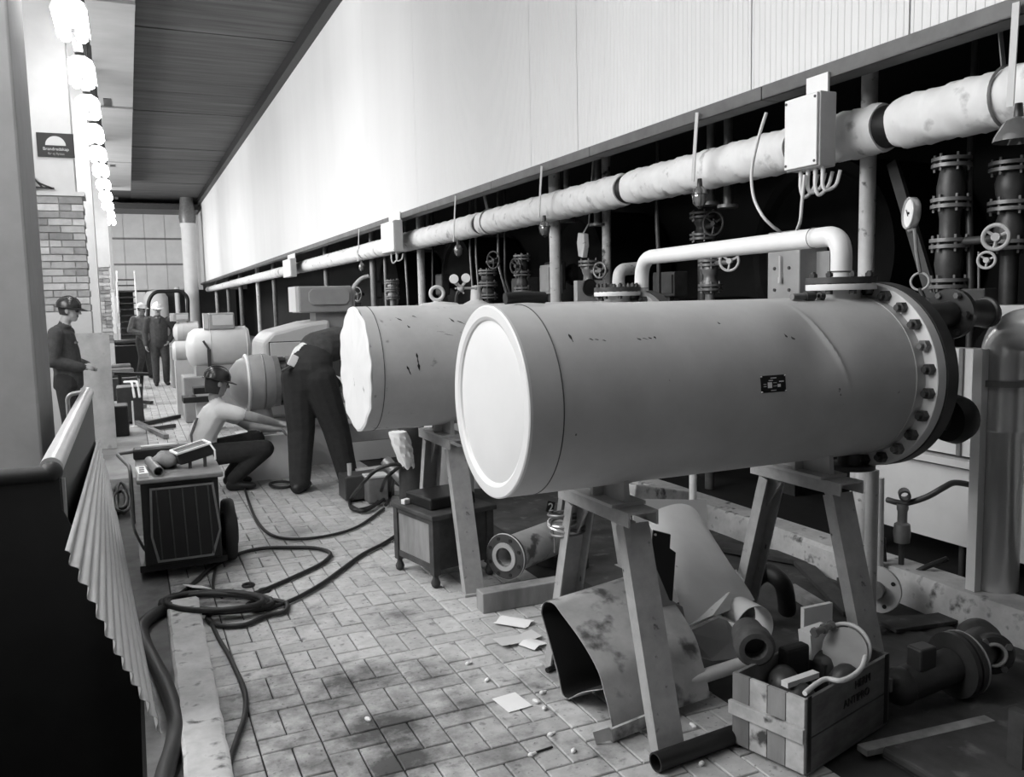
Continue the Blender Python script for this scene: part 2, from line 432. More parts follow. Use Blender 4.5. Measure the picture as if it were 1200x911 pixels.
# recess shell
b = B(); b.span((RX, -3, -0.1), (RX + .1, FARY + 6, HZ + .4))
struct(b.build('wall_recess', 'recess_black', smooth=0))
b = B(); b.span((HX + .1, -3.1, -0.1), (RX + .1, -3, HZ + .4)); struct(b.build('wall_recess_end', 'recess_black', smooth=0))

# ---- ceiling: dark boards and a pale lowered strip over the lamps
b = B(); b.span((-4.5, -6.2, CZ + .04), (HX + .12, FARY + 12, CZ + .2))
ceiling = struct(b.build('ceiling', 'ceiling_dark', smooth=0))
y = 4.0; k = 0
while y < FARY - 3:
    wy = random.choice((1.2, 1.2, 1.8, 2.4)); b = B(); dz = random.uniform(-.012, .012)
    b.span((0.46, y + .012, CZ + dz), (HX - .02, min(y + wy, FARY) - .012, CZ + .05)); b.build('ceiling_board', 'ceiling_dark', ceiling, smooth=0); y += wy
b = B(); b.span((HX - .16, -6, CZ - .26), (HX + .03, FARY, CZ + .02)); struct(b.build('trim_4', 'black', smooth=0))
b = B(); b.span((-4.4, -6, CZ - .42), (0.43, 41.5, CZ - .02)); soff = struct(b.build('ceiling_strip', 'ceiling_light', smooth=0))
for (x, yy) in ((126, 120), (132, 193), (136, 232)):
    p = at(x, yy, Z=CZ - .42); b = B(); b.span(p + Vector((-.09, -.45, -.012)), p + Vector((.09, .45, .01))); b.build('vent_hatch', 'dark_steel', soff, smooth=0)
for yy in (16.2, 24.5, 33.5):
    b = B(); b.span((-4.4, yy, CZ - .47), (.43, yy + .35, CZ - .41)); b.build('soffit_beam', 'ceiling_light', soff, smooth=0)

# ---- far wall
FB = 2.6
b = B(); b.span((-4.4, FARY + .1, FB), (HX + .1, FARY + .3, CZ + .1)); fw = struct(b.build('wall_far', 'plaster_white', smooth=0))
zs = (FB, at(180, 310, Y=FARY).z, at(180, 280, Y=FARY).z, 6.7)
for z0, z1 in zip(zs[:-1], zs[1:]):
    for k in range(4):
        x0 = -1.0 + k * 1.02; b = B(); b.span((x0 + .01, FARY + .02, z0 + .03), (x0 + 1.01, FARY + .1, z1 - .03)); b.build('wall_panel', 'plaster_white', fw, smooth=0)
for z in zs[1:3]:
    b = B(); b.span((-1.0, FARY, z - .05), (3.1, FARY + .06, z + .05)); b.build('seam_rail', 'mid_steel', fw, smooth=0)
b = B(); b.span((-1, FARY - 2.6, 6.62), (HX - .1, FARY + .1, 6.9)); struct(b.build('trim_5', 'dark_steel', smooth=0))
b = B(); b.span((-4.4, FARY + 11.5, -.1), (RX, FARY + 12, 5)); struct(b.build('wall_end', 'plaster', smooth=0))
b = B(); b.span((HX, FARY + .3, 2.6), (RX, FARY + .5, 5.2)); struct(b.build('wall_far_side', 'plaster', smooth=0))
# ---- left outer wall with window openings, back wall
wb = B(); wb.span((-4.6, -6.2, 0), (-4.4, FARY + 12, 2.9)); wb.span((-4.6, -6.2, 6.4), (-4.4, FARY + 12, CZ + .2)); wb.span((-4.6, -6.2, 2.9), (-4.4, 2.6, 6.4)); wb.span((-4.6, 44, 2.9), (-4.4, FARY + 12, 6.4))
wall_left = struct(wb.build('wall_left', 'plaster', smooth=0, origin=(-4.5, 0, 0)))
b = B(); b.span((-4.6, -6.4, -.1), (RX, -6.2, CZ + .2)); struct(b.build('wall_back', 'plaster_grey', smooth=0))
# ================================================================ the two tanks on their stands
TZ, TR, TX0, TX1 = 1.268, 0.355, 1.19, 3.02
def tank(Y, label, paint, headmat, worn):
    TX0 = 1.155 if worn else 1.19
    t = thing('heat_exchanger_tank', label, 'tank', (2.1, Y, TZ - TR))
    # shell with a folded dent on the near flank
    b = B(); nr, nc = (110, 120) if worn else (220, 220); rows = []
    for i in range(nr + 1):
        x = TX0 + 0.012 + (TX1 - TX0 - 0.012) * i / nr; row = []
        for j in range(nc + 1):
            a = 2 * PI * j / nc; r = TR
            if not worn:
                dx = x - 2.50; ang = math.degrees(a) % 360
                # ridge from 62 deg (up) to 10 deg on the camera side (camera side is -Y: angle 180 - ..)
                u = (ang - 148) / 26.0; v = (dx - 0.0006 * (148 - ang)) / 0.13
                q = math.exp(-u * u) * (math.exp(-v * v)) * 0.026
                c = math.exp(-u * u * 1.1) * math.exp(-((dx - 0.05 + 0.0016 * (148 - ang)) / 0.011) ** 2) * 0.010
                r = TR - q + c
            row.append((x, Y + r * math.cos(a), TZ + r * math.sin(a)))
        rows.append(row)
    b.grid(rows); b.build('shell', paint, t, smooth=30)
    if worn:
        b = B(); b.lathe([(0, 0.0), (0.2, 0.002), (TR - 0.012, 0.0), (TR + 0.001, 0.006), (TR + 0.001, 0.012), (TR - 0.01, 0.02)], (TX0, Y, TZ), (1, 0, 0), 96)
        b.v = [Vector((p.x + (.0025 * math.sin(9 * math.atan2(p.z - TZ, p.y - Y)) + .0025 * math.sin(17 * math.atan2(p.z - TZ, p.y - Y) + 1) + .002 * math.sin(5 * math.atan2(p.z - TZ, p.y - Y) + 2)) * (1 if (p - Vector((TX0, Y, TZ))).length > .3 else 0), p.y, p.z)) for p in b.v]
    else: b = B(); b.lathe([(0, -0.004), (0.10, -0.003), (0.2, 0.002), (0.29, 0.010), (0.300, 0.013), (0.304, 0.006), (0.315, 0.0), (TR - 0.004, 0.0), (TR + 0.001, 0.004), (TR + 0.001, 0.014), (TR - 0.01, 0.02)], (TX0, Y, TZ), (1, 0, 0), 96)
    b.build('head', headmat, t, smooth=14)
    b = B(); b.torus((TX0 + (.08 if worn else .13), Y, TZ), (1, 0, 0), TR + 0.0005, 0.0022, 96, 6); b.build('weld_seam', 'dark_steel', t)
    b = B(); b.torus((TX1 - 0.05, Y, TZ), (1, 0, 0), TR + 0.0005, 0.003, 96, 6); b.build('weld_seam', paint, t)
    b = B(); b.lathe([(0.3, 0), (0.412, 0), (0.415, 0.003), (0.415, 0.05), (0.3, 0.05)], (TX1, Y, TZ), (1, 0, 0), 96); b.build('flange', 'tank_head' if not worn else 'machine_grey', t, smooth=30)
    b = B(); b.lathe([(0.3, 0.056), (0.415, 0.056), (0.418, 0.06), (0.418, 0.12), (0.40, 0.125), (0.25, 0.135), (0.25, 0.20), (0.17, 0.26), (0, 0.275)], (TX1, Y, TZ), (1, 0, 0), 96); b.build('end_cover', 'dark_steel', t, smooth=30)
    n = 24
    for k in range(n):
        a = 2 * PI * (k + 0.5) / n
        c = Vector((TX1, Y + 0.385 * math.cos(a), TZ + 0.385 * math.sin(a)))
        b = B(); hexnut(b, c + Vector((-0.028, 0, 0)), (1, 0, 0), 0.025, 0.028); b.cyl(c + Vector((-0.046, 0, 0)), c + Vector((-0.02, 0, 0)), 0.013, n=10); b.cyl(c, c + Vector((0.15, 0, 0)), 0.010, n=8)
        b.build('bolt', 'dark_steel' if k % 5 else 'mid_steel', t, smooth=30)
    # top nozzle
    nx = 2.90
    b = B(); b.cyl((nx, Y, TZ + TR - 0.03), (nx, Y, TZ + TR + 0.05), 0.085, n=32); nz = b.build('nozzle', paint, t)
    b = B(); b.lathe([(0.05, 0), (0.148, 0), (0.15, 0.003), (0.15, 0.026), (0.05, 0.026)], (nx, Y, TZ + TR + 0.030), (0, 0, 1), 48); b.build('nozzle_flange', 'white_paint', nz)
    b = B(); b.lathe([(0.05, 0), (0.15, 0), (0.15, 0.026), (0.06, 0.028), (0.05, 0.0)], (nx, Y, TZ + TR + 0.060), (0, 0, 1), 48); b.build('counter_flange', 'dark_steel', nz)
    for k in range(8):
        a = 2 * PI * (k + .5) / 8; b = B(); c = Vector((nx + .125 * math.cos(a), Y + .125 * math.sin(a), TZ + TR + .012)); b.cyl(c, c + Vector((0, 0, .10)), .009, n=8); hexnut(b, c + Vector((0, 0, .0)), (0, 0, 1), .016, .018); hexnut(b, c + Vector((0, 0, .076)), (0, 0, 1), .016, .016)
        b.build('nozzle_bolt', 'dark_steel', nz, smooth=30)
    # bottom nozzle and saddles
    b = B(); b.cyl((2.98, Y, TZ - TR + .02), (2.98, Y, TZ - TR - .05), 0.06, n=24); b.lathe([(.03, 0), (.105, 0), (.105, .022), (.03, .022)], (2.98, Y, TZ - TR - .072), (0, 0, 1), 32); b.build('drain_nozzle', 'dark_steel', t)
    for x in (1.68, 2.70):
        b = B(); poly = [(x - .012, Y - .17, TZ - TR - .055), (x - .012, Y + .17, TZ - TR - .055)]
        for k in range(9):
            a = math.radians(-90 + 27 - k * 6.75); poly.append((x - .012, Y - (TR - .002) * math.cos(a + 0) if False else Y + (TR - .002) * math.sin(math.radians(27 - k * 6.75)), TZ - (TR - .002) * math.cos(math.radians(27 - k * 6.75))))
        b.prism(poly, (.024, 0, 0)); b.box((x, Y, TZ - TR - .05), (.15, .36, .012)); b.box((x, Y, TZ - TR - .02), (.12, .02, .06))
        b.build('saddle', paint, t, smooth=30)
    return t
T1Y, T2Y = 2.89, 4.80
t1 = tank(T1Y, 'large clean grey cylindrical tank with nameplate and dent, nearest the camera', 'tank_paint', 'tank_head', False)
t2 = tank(T2Y, 'scratched grey cylindrical tank half hidden behind the nearest tank', 'tank_paint_worn', 'tank_head_worn', True)
# nameplate with its print
def on_shell(X, ang, off=0.0, Y=T1Y):
    a = math.radians(ang); return Vector((X, Y - (TR + off) * math.cos(a), TZ + (TR + off) * math.sin(a)))
def shell_patch(b, X0, X1, a0, a1, off, th):
    rows = [[on_shell(X0 + (X1 - X0) * i / 3, a0 + (a1 - a0) * j / 6, off) for j in range(7)] for i in range(4)]
    b.grid(rows, th)
b = B(); shell_patch(b, 2.155, 2.275, 0.5, 11.0, 0.0008, -0.004); plate = b.build('nameplate', 'black', t1)
b = B()
shell_patch(b, 2.185, 2.205, 3.3, 6.8, 0.005, -.001); shell_patch(b, 2.232, 2.246, 3.6, 5.4, 0.005, -.001); shell_patch(b, 2.24, 2.262, 6.6, 7.3, .005, -.001); shell_patch(b, 2.19, 2.21, 7.6, 8.1, .005, -.001); shell_patch(b, 2.165, 2.178, 4.2, 4.6, .005, -.001); shell_patch(b, 2.165, 2.178, 5.6, 6.0, .005, -.001); shell_patch(b, 2.212, 2.228, 4.2, 4.5, .005, -.001); shell_patch(b, 2.212, 2.228, 6.2, 6.5, .005, -.001)
shell_patch(b, 2.2, 2.228, 9.0, 9.5, .005, -.001); shell_patch(b, 2.2, 2.225, 1.6, 2.0, .005, -.001)
b.build('plate_lettering', 'dial', plate)
b = B()
for X, a in ((2.158, 1.0), (2.272, 1.0), (2.158, 10.4), (2.272, 10.4)): b.ell(on_shell(X, a, .004), .004, n=8, m=6)
b.build('rivet', 'bright_steel', plate)
# scrapes and rust runs on the shells
def scrape(t, Y, pts, wd):
    b = B()
    for k, (X, a, da, dx) in enumerate(pts):
        rows = []
        for i in range(5):
            f = i / 4; ww = wd * math.sin(PI * (f * .9 + .05)) * (0.7 + .5 * math.sin(k * 3 + i * 2.1))
            rows.append([on_shell(X + dx * f - ww, a - da * f, .0012, Y), on_shell(X + dx * f + ww, a - da * f, .0012, Y)])
        b.grid(rows, -.0004)
    b.build('scrape_mark', 'black', t)
scrape(t1, T1Y, [(1.47, 41, 1.5, .01), (1.49, 40.5, 1, .012), (1.52, 39.5, 1, .01), (1.66, 40, 2, .015), (1.685, 39.6, 1.4, .02), (1.71, 40.2, 1.6, .01), (1.735, 40.4, 2, .004), (2.33, 38, 3, .006), (1.395, 45, 6, .005), (2.05, 50, 2, .005)], .006)
scrape(t2, T2Y, [(1.42, 16, 10, .006), (1.425, 9, 9, .004), (1.36, 5, 8, .02), (1.56, 36, 1, .05), (1.6, 33, 2, .05), (1.35, 55, 5, .03), (1.45, 57, 3, .02), (1.66, 52, 6, .02), (1.7, 48, 5, .04), (1.4, 44, 3, .01)], .007)

def stand(X, Y, label):
    t = thing('tank_stand', label, 'tank stand', (X, Y, 0), 'steel tank stands')
    z1 = TZ - TR - .056; zt = z1 - 0.055
    for s in (-1, 1):
        p0, p1 = Vector((X, Y + s * .225, zt)), Vector((X, Y + s * .455, 0.012)); b = B()
        d = (p1 - p0).normalized(); nrm = Vector((1, 0, 0)).cross(d); nrm = nrm if nrm.y * s > 0 else -nrm   # outward
        b.bar(p0, p1, .008, .11, up=(1, 0, 0)) if False else None
        a = Vector((1, 0, 0))
        def plate(q0, q1, wv, tv):
            vs = [q + wv * i + tv * j for q in (q0, q1) for i, j in ((-.5, -.5), (.5, -.5), (.5, .5), (-.5, .5))]
            b.add(vs, [(3, 2, 1, 0), (4, 5, 6, 7), (0, 1, 5, 4), (1, 2, 6, 5), (2, 3, 7, 6), (3, 0, 4, 7)])
        plate(p0, p1, a * .112, nrm * .008)
        for e in (-1, 1): plate(p0 + a * (e * .052) - nrm * .028, p1 + a * (e * .052) - nrm * .028, a * .008, nrm * .05)
        b.build('leg', 'stand_steel', t, smooth=0)
        b = B(); b.box((X, Y + s * .455 - s * .02, .006), (.14, .1, .012)); b.build('foot_plate', 'stand_steel', t, smooth=0)
    b = B(); b.box((X, Y, z1 - .004), (.13, .56, .008)); 
    for e in (-1, 1): b.box((X + e * .061, Y, z1 - .031), (.008, .56, .046))
    b.build('top_beam', 'stand_steel', t, smooth=0)
    for s in (-1, 1):
        b = B(); x = X; y = Y + s * .22
        b.prism([(x - .004, y, zt + .005), (x - .004, y - s * .11, zt + .005), (x - .004, y + s * .02, zt - .16)], (.008, 0, 0)); b.build('gusset', 'stand_steel', t, smooth=0)
    return t
stand(1.68, T1Y, 'grey steel stand under the left end of the nearest tank')
stand(2.70, T1Y, 'grey steel stand under the right end of the nearest tank, behind the wooden crate')
stand(1.68, T2Y, 'grey steel stand under the left end of the scratched tank, beside the wooden cabinet')
stand(2.70, T2Y, 'grey steel stand hidden under the right end of the scratched tank')

# white connecting pipe between the two nozzles
pe = at(752, 350, Y=T2Y - .02)
t = thing('connecting_pipe', 'white painted U-shaped pipe arching over the top of the nearest tank', 'pipe', (2.9, T1Y, 1.70))
b = B(); zc = 1.895
b.tube(bend([(2.90, T1Y, 1.70), (2.90, T1Y, zc), (pe.x, pe.y, zc), (pe.x, pe.y, 1.55)], .15, 12), .046, 20); b.build('pipe_run', 'white_paint', t, smooth=60)
b = B(); b.torus((2.90, T1Y, 1.735), (0, 0, 1), .046, .004, 24, 6); b.torus((2.9, T1Y + .17, zc), (0, 1, 0), .046, .002, 24, 6); b.torus((pe.x, pe.y, 1.70), (0, 0, 1), .046, .002, 24, 6); b.build('weld_ring', 'mid_steel', t)
# black sleeve lying on top of the nearest tank
b = B(); p0, p1 = at(592, 354, Y=T1Y + .02), at(638, 351, Y=T1Y + .02)
p0.z = p1.z = TZ + TR + .024; b.tube(spline([p0, p0.lerp(p1, .5) + Vector((0, 0, .004)), p1], 6), .022, 14); tag(b.build('rubber_sleeve', 'rubber', smooth=60), 'short black rubber sleeve lying on top of the nearest tank', 'sleeve')
# fittings lying on the nearest tank, left of the nozzle
t = thing('pipe_fitting', 'small brass fitting with round ends lying beside the top nozzle flange', 'fitting', (2.72, T1Y, TZ + TR))
q = at(928, 346, Y=T1Y - .08); q2 = at(953, 345, Y=T1Y - .08); q3 = at(962, 344, Y=T1Y - .08); q.z = q2.z = q3.z = TZ + TR + .006
b = B(); b.cyl(q, q.lerp(q2, .6), .014, n=14); b.build('barrel', 'mid_steel', t)
b = B(); b.pipe(q.lerp(q2, .6), q2, .02, .012, 16); b.build('end_nut', 'dark_steel', t)
b = B(); b.pipe(q3 - Vector((.012, 0, 0)), q3 + Vector((.012, 0, 0)), .017, .009, 16); b.build('ring_nut', 'dark_steel', t)

# ---- right end of the nearest tank: outlet elbow, chrome pipes
t = thing('outlet_elbow', 'dark cast outlet elbow bolted to the right end of the nearest tank', 'pipe elbow', (3.4, 2.7, 1.4))
c = at(1112, 368, X=3.42)
b = B(); b.lathe([(.03, 0), (.115, 0), (.115, .03), (.03, .03)], c, (1, .15, 0), 32); b.build('flange', 'dark_steel', t)
b = B(); b.cyl(c + Vector((-.2, 0, -.02)), c, .06, n=20); b.tube(bend([c, c + Vector((.16, .02, 0)), c + Vector((.30, .02, -.01))], .1), .062, 18); b.build('elbow_body', 'dark_steel', t)
b = B(); b.torus(c + Vector((.27, .02, 0)), (1, 0, 0), .062, .013, 24, 8); b.build('collar', 'dark_steel', t)
for k in range(6):
    a = 2 * PI * k / 6; b = B(); hexnut(b, c + Vector((-.02, .095 * math.cos(a), .095 * math.sin(a))), (1, 0, 0), .014, .02); b.build('bolt', 'mid_steel' if k in (1, 2) else 'dark_steel', t, smooth=30)
b = B(); c2 = at(1108, 492, X=3.36); b.lathe([(0, -.02), (.10, 0), (.115, .05), (.10, .1), (0, .13)], c2, (1, 0, 0), 28); b.cyl(c2, (TX1 + .15, T1Y - .1, TZ - .2), .05, n=16); b.build('drain_cap', 'black', t1)
# vertical chrome pipe on the right kerb and its bend
vp = at(1162, 692, Z=.175); vx, vy = 3.83, 2.775
t = thing('standpipe', 'thick shiny metal standpipe rising from the right kerb', 'pipe', (vx, vy, .175))
b = B(); b.lathe([(.095, 0), (.1, 0), (.1, .78), (.104, .785), (.104, .8), (.1, .805), (.1, 1.02), (.095, 1.02)], (vx, vy, .175), (0, 0, 1), 40); b.build('pipe_run', 'bright_steel', t, smooth=40)
b = B(); b.tube(bend([(vx, vy, 1.18), (vx, vy, 1.45), (vx - .02, vy - .55, 1.47), (vx - .02, vy - 1.0, 1.47)], .17, 10), .1, 28); b.build('pipe_bend', 'bright_steel', t, smooth=60)
b = B(); b.span((vx - .15, vy + .0, .175), (vx - .105, vy + .05, 1.36)); b.build('backing_strip', 'white_paint', t, smooth=0)
b = B(); b.lathe([(.1, 0), (.125, 0), (.125, .03), (.1, .03)], (vx, vy, 1.18), (0, 0, 1), 32); b.build('joint_collar', 'mid_steel', t)

# ---- long lagged pipe under the hood edge
PX, PZ, PR = 4.0, 2.575, 0.138
t = thing('lagged_pipe', 'long bandage-wrapped white pipe running below the hood edge', 'pipe', (PX, 20, PZ))
segs = [-2.0, 1.9, 3.62, 4.32, at(737, 240, X=PX).y, at(565, 265, X=PX).y, at(470, 290, X=PX).y, at(428, 300, X=PX).y, at(352, 315, X=PX).y, 24.5, 31, 40, 49]
for k in range(len(segs) - 1):
    y0, y1 = segs[k] + .05, segs[k + 1] - .05; b = B(); L = y1 - y0; n = max(12, int(L / .018)) if y0 < 16 else max(8, int(L / .3))
    prof = [(.02, 0), (PR * .8, .005), (PR * .96, .02)]
    rows = []
    for i in range(n + 1):
        row = []
        for j in range(29):
            a = 2 * PI * j / 28
            ph = (i / n * L / .11 + j / 28.0) % 1.0
            r = PR + (.0085 * ph ** 1.5 if y0 < 16 else 0) + .004 * math.sin(i * .37 + j)
            e = min(i, n - i) / n * L
            if e < .05: r *= .93 + .07 * e / .05
            row.append((PX + r * math.cos(a), y0 + L * i / n, PZ + r * math.sin(a)))
        rows.append(row)
    b.grid(rows)
    b.add([rows[0][j] for j in range(28)], [tuple(range(28))]); b.add([rows[-1][j] for j in range(28)], [tuple(range(28))])
    b.build('lagging_sleeve', 'insulation', t, smooth=50)
for y in segs[1:-1]:
    b = B(); b.cyl((PX, y - .06, PZ), (PX, y + .06, PZ), PR * .86, n=28); b.build('joint_band', 'black', t)
# hanger straps
for k, (x, y0) in enumerate(((575, 225), (345, 300), (1185, 60))):
    p = at(x, y0, X=PX); b = B(); b.torus((PX, p.y, PZ), (0, 1, 0), PR + .012, .008, 28, 6); b.bar((PX - .05, p.y, PZ + PR), (PX - .1, p.y, HZ + .1), .03, .006); b.build('hanger_strap', 'mid_steel', t)

# ---- junction boxes on the hood edge
def jbox(x0, x1, ytop, ybot, label, cables):
    X = HX - .17; p0 = at(x0, ybot, X=X); p1 = at(x1, ybot, X=X); z0 = p0.z; z1 = at(x0, ytop, X=X).z
    y1, y0 = p0.y, p1.y
    t = thing('junction_box', label, 'junction box', (X, (y0 + y1) / 2, z0), 'junction boxes on the hood edge')
    b = B(); b.span((X + .02, y0, z0), (X + .14, y1, z1)); b.build('body', 'box_grey', t, smooth=0, bevel=.006)
    b = B(); b.span((X, y0 + .006, z0 + .008), (X + .018, y1 - .006, z1 - .008)); b.build('lid', 'white_paint', t, smooth=0, bevel=.004)
    b = B(); b.span((X + .12, y0 + .05, z1 - .02), (X + .135, y1 - .05, z1 + .12)); b.build('bracket', 'white_paint', t, smooth=0)
    for e in ((y0 + .02, z0 + .03), (y1 - .02, z0 + .03), (y0 + .02, z1 - .03), (y1 - .02, z1 - .03)):
        b = B(); b.cyl((X - .004, e[0], e[1]), (X, e[0], e[1]), .008, n=8); b.build('screw', 'dark_steel', t)
    for k in range(cables):
        yy = y0 + (y1 - y0) * (k + .6) / (cables + .6); b = B(); b.cyl((X + .08, yy, z0 - .03), (X + .08, yy, z0), .013, n=10)
        b.tube(spline([(X + .08, yy, z0 - .02), (X + .08, yy, z0 - .1), (X + .10, yy - .012, z0 - .13 - .02 * (k % 2)), (X + .15, yy - .03, z0 - .10), (X + .17, yy - .04, z0 - .02)], 6), .011, 8); b.build('cable_tail', 'cable_light', t)
    return t
jbox(918, 957, 118, 202, 'large white junction box on the hood edge above the U-shaped pipe', 4)
jbox(447, 462, 262, 298, 'mid-distance white junction box, second along the hood edge', 2)
jbox(332, 341, 305, 326, 'small far white junction box, third along the hood edge', 0)
# loose white cable loop
b = B(); X = HX - .12
pts = [at(898, 132, X=X), at(888, 165, X=X), at(881, 200, X=X), at(883, 230, X=X), at(893, 252, X=X), at(905, 265, X=X + .05), at(914, 272, X=X + .12), at(925, 285, X=X + .3)]
b.tube(spline(pts, 8), .010, 8); tag(b.build('hanging_cable', 'cable_light', smooth=60), 'white cable looping down from the hood edge to the U-shaped pipe', 'cable')
b = B(); pts = [at(943, 205, X=X), at(940, 235, X=X), at(938, 258, X=X + .02), at(934, 270, X=X + .1), at(930, 285, X=X + .3)]
b.tube(spline(pts, 8), .010, 8); tag(b.build('hanging_cable', 'cable_light', smooth=60), 'short white cable hanging straight from the large junction box', 'cable')
# ---- hanging lamps on straps
def hang_lamp(x, ytop, ybulb, label, refl=False):
    X = HX - .06; p = at(x, ytop, X=X); q = at(x + 3, ybulb, X=X + .08); t = thing('hanging_lamp', label, 'lamp', (q.x, q.y, q.z), 'hanging lamps along the lagged pipe')
    b = B(); b.bar((X, p.y, HZ + .05), (X + .02, q.y, q.z + .09), .035, .006, up=(1, 0, 0)); b.build('strap', 'box_grey', t, smooth=0)
    b = B(); b.cyl((q.x, q.y, q.z + .04), (q.x, q.y, q.z + .11), .022, .016, n=14); b.build('socket', 'dark_steel', t)
    if refl:
        b = B(); b.lathe([(.02, .05), (.06, .03), (.10, -.04), (.105, -.06), (.095, -.04), (.05, .02)], q, (0, 0, 1), 24); b.build('reflector', 'glass_bulb', t)
    else:
        b = B(); b.lathe([(0.001, -.09), (.03, -.082), (.05, -.05), (.055, -.01), (.045, .03), (.02, .055)], q, (0, 0, 1), 20); b.build('glass_globe', 'glass_bulb', t)
        b = B()
        for k in range(6):
            a = 2 * PI * k / 6; b.tube([(q.x + r * math.cos(a), q.y + r * math.sin(a), q.z + h) for r, h in ((.022, .055), (.058, .0), (.05, -.06), (.005, -.1))], .003, 5)
        b.torus((q.x, q.y, q.z), (0, 0, 1), .058, .003, 20, 5); b.build('wire_guard', 'dark_steel', t)
hang_lamp(817, 148, 228, 'caged lamp on a strap, first to the left of the large junction box')
hang_lamp(635, 205, 266, 'caged lamp hanging by a strap, second to the left of the large junction box')
hang_lamp(534, 238, 292, 'caged lamp hanging by a strap, third to the left of the large junction box')
hang_lamp(1190, 30, 150, 'lamp with metal reflector hanging at the right edge of the picture', True)
hang_lamp(421, 280, 312, 'small far caged lamp hanging between the second and third junction box')
# ================================================================ left side of the hall
# near concrete column
cx = -0.62; y0, y1 = at(44, 448, X=cx).y, at(60, 448, X=cx).y
b = B(); b.span((cx - .62, y0, 0), (cx, y1, CZ - .4)); col = struct(b.build('column_1', 'plaster_grey', smooth=0, bevel=.02))
b = B(); b.span((cx - .64, y0 - .02, 0), (cx + .02, y1 + .02, .18)); b.build('column_base', 'plaster_grey', col, smooth=0)
# piers: plaster above, brickwork below, further ones behind
def pier(Y, xr, zb0, zb1, name, bricks, bw=.25, bh=.082, upper_dx=.05, depth=.5):
    b = B(); b.span((-4.4, Y + .02, 0), (xr - .012, Y + depth, zb1)); 
    p = struct(b.build(name, 'mortar' if bricks else 'plaster_white', smooth=0, origin=(xr, Y, 0)))
    b = B(); b.span((-4.4, Y + .015, zb1), (xr - upper_dx, Y + depth, CZ - .4)); b.build('upper_pier', 'plaster', p, smooth=0)
    b = B(); b.span((-2.2, Y - .01, zb1 - .02), (xr + .02, Y + depth + .02, zb1 + .03)); b.build('ledge', 'plaster', p, smooth=0)
    b = B(); b.span((-2.2, Y - .005, 0), (xr + .001, Y + depth, zb0)); b.build('plaster_dado', 'plaster', p, smooth=0)
    n = 0
    if bricks:
        z = zb0 + .01; r = 0
        while z < zb1 - .03:
            x = xr - (0 if r % 2 else bw / 2)
            if r % 2 == 0:
                bb = B(); bb.span((x + .006, Y - random.uniform(0, .006), z), (xr, Y + depth, z + bh - .012)); bb.build('brick', 'brick', p, smooth=0)
            while x > xr - .85 * bricks:
                bb = B(); L = bw * random.choice((1, 1, 1, .5)); bb.span((x - L + .006, Y - random.uniform(0, .007), z), (x - .006, Y + .1, z + bh - .012)); bb.build('brick', 'brick', p, smooth=0); x -= L
            z += bh; r += 1
    return p
PY = 11.2
p1 = pier(PY, at(101, 290, Y=PY).x, 1.62, at(95, 228, Y=PY).z, 'wall_left_pier', 1.0, upper_dx=.07)
p2 = pier(15.2, at(117, 300, Y=15.2).x, 0.4, 1.2, 'wall_left_pier_2', 0)
p3 = pier(20.5, at(130, 350, Y=20.5).x, 0.9, at(125, 312, Y=20.5).z, 'wall_left_pier_3', 0.5, upper_dx=.42)
p4 = pier(29, at(134, 340, Y=29).x, 0.9, 2.2, 'wall_left_pier_4', 0)
p5 = pier(40, at(137, 340, Y=40).x, 0.9, 2.2, 'wall_left_pier_5', 0)
# sign on the pier
a, c = at(42, 155, Y=PY), at(88, 185, Y=PY); yS = PY + .012
t = thing('wall_sign', 'dark rectangular sign with half disc and two lines of writing on the pier', 'sign', (a.x, yS - .02, c.z))
b = B(); b.span((a.x, yS - .02, c.z), (c.x, yS, a.z)); b.build('sign_board', 'black', t, smooth=0)
sw, sh = c.x - a.x, a.z - c.z; mx = a.x + sw * .5; zb = c.z + sh * .48
b = B(); b.prism([(mx + sw * .275 * math.cos(PI * k / 20), yS - .024, zb + sw * .275 * math.sin(PI * k / 20)) for k in range(21)], (0, .006, 0)); b.build('half_disc', 'plaster', t, smooth=0)
M('sign_print', 0.28, 0.6, var=0.05)
def text_part(s, size, x, z, y, parent, mat, name='lettering', rz=0.0, rot=None):
    cu = bpy.data.curves.new(name, 'FONT'); cu.body = s; cu.size = size; cu.align_x = 'CENTER'; cu.extrude = .0015
    o = bpy.data.objects.new(name, cu); COL.objects.link(o)
    dg = bpy.context.evaluated_depsgraph_get(); me = bpy.data.meshes.new_from_object(o.evaluated_get(dg)); bpy.data.objects.remove(o)
    me.materials.clear(); me.materials.append(MATS[mat])
    R = rot if rot is not None else Matrix.Rotation(PI / 2, 4, 'X')
    me.transform(Matrix.Translation(Vector((x, y, z)) - Vector(parent['_o'])) @ R)
    o = bpy.data.objects.new(name, me); COL.objects.link(o); o.parent = parent; o['_o'] = parent['_o']
    return o
text_part('Brandredskap', sw * .125, mx, c.z + sh * .27, yS - .022, t, 'plaster')
text_part('får ej flyttas', sw * .095, mx, c.z + sh * .09, yS - .022, t, 'sign_print')
b = B(); q = at(52, 218, Y=PY); b.bar(q + Vector((-.1, -.03, .08)), q + Vector((-.02, -.03, -.02)), .02, .02); b.bar(q + Vector((-.06, -.03, .03)), q + Vector((.08, -.03, -.03)), .02, .02); b.bar(q + Vector((-.12, -.03, -.02)), q + Vector((.1, -.03, -.03)), .02, .02); b.span(q + Vector((-.12, -.04, -.06)), q + Vector((-.1, .02, .1)))
tag(b.build('wall_bracket', 'black', smooth=0), 'small black triangular bracket on the pier below the dark sign', 'bracket')
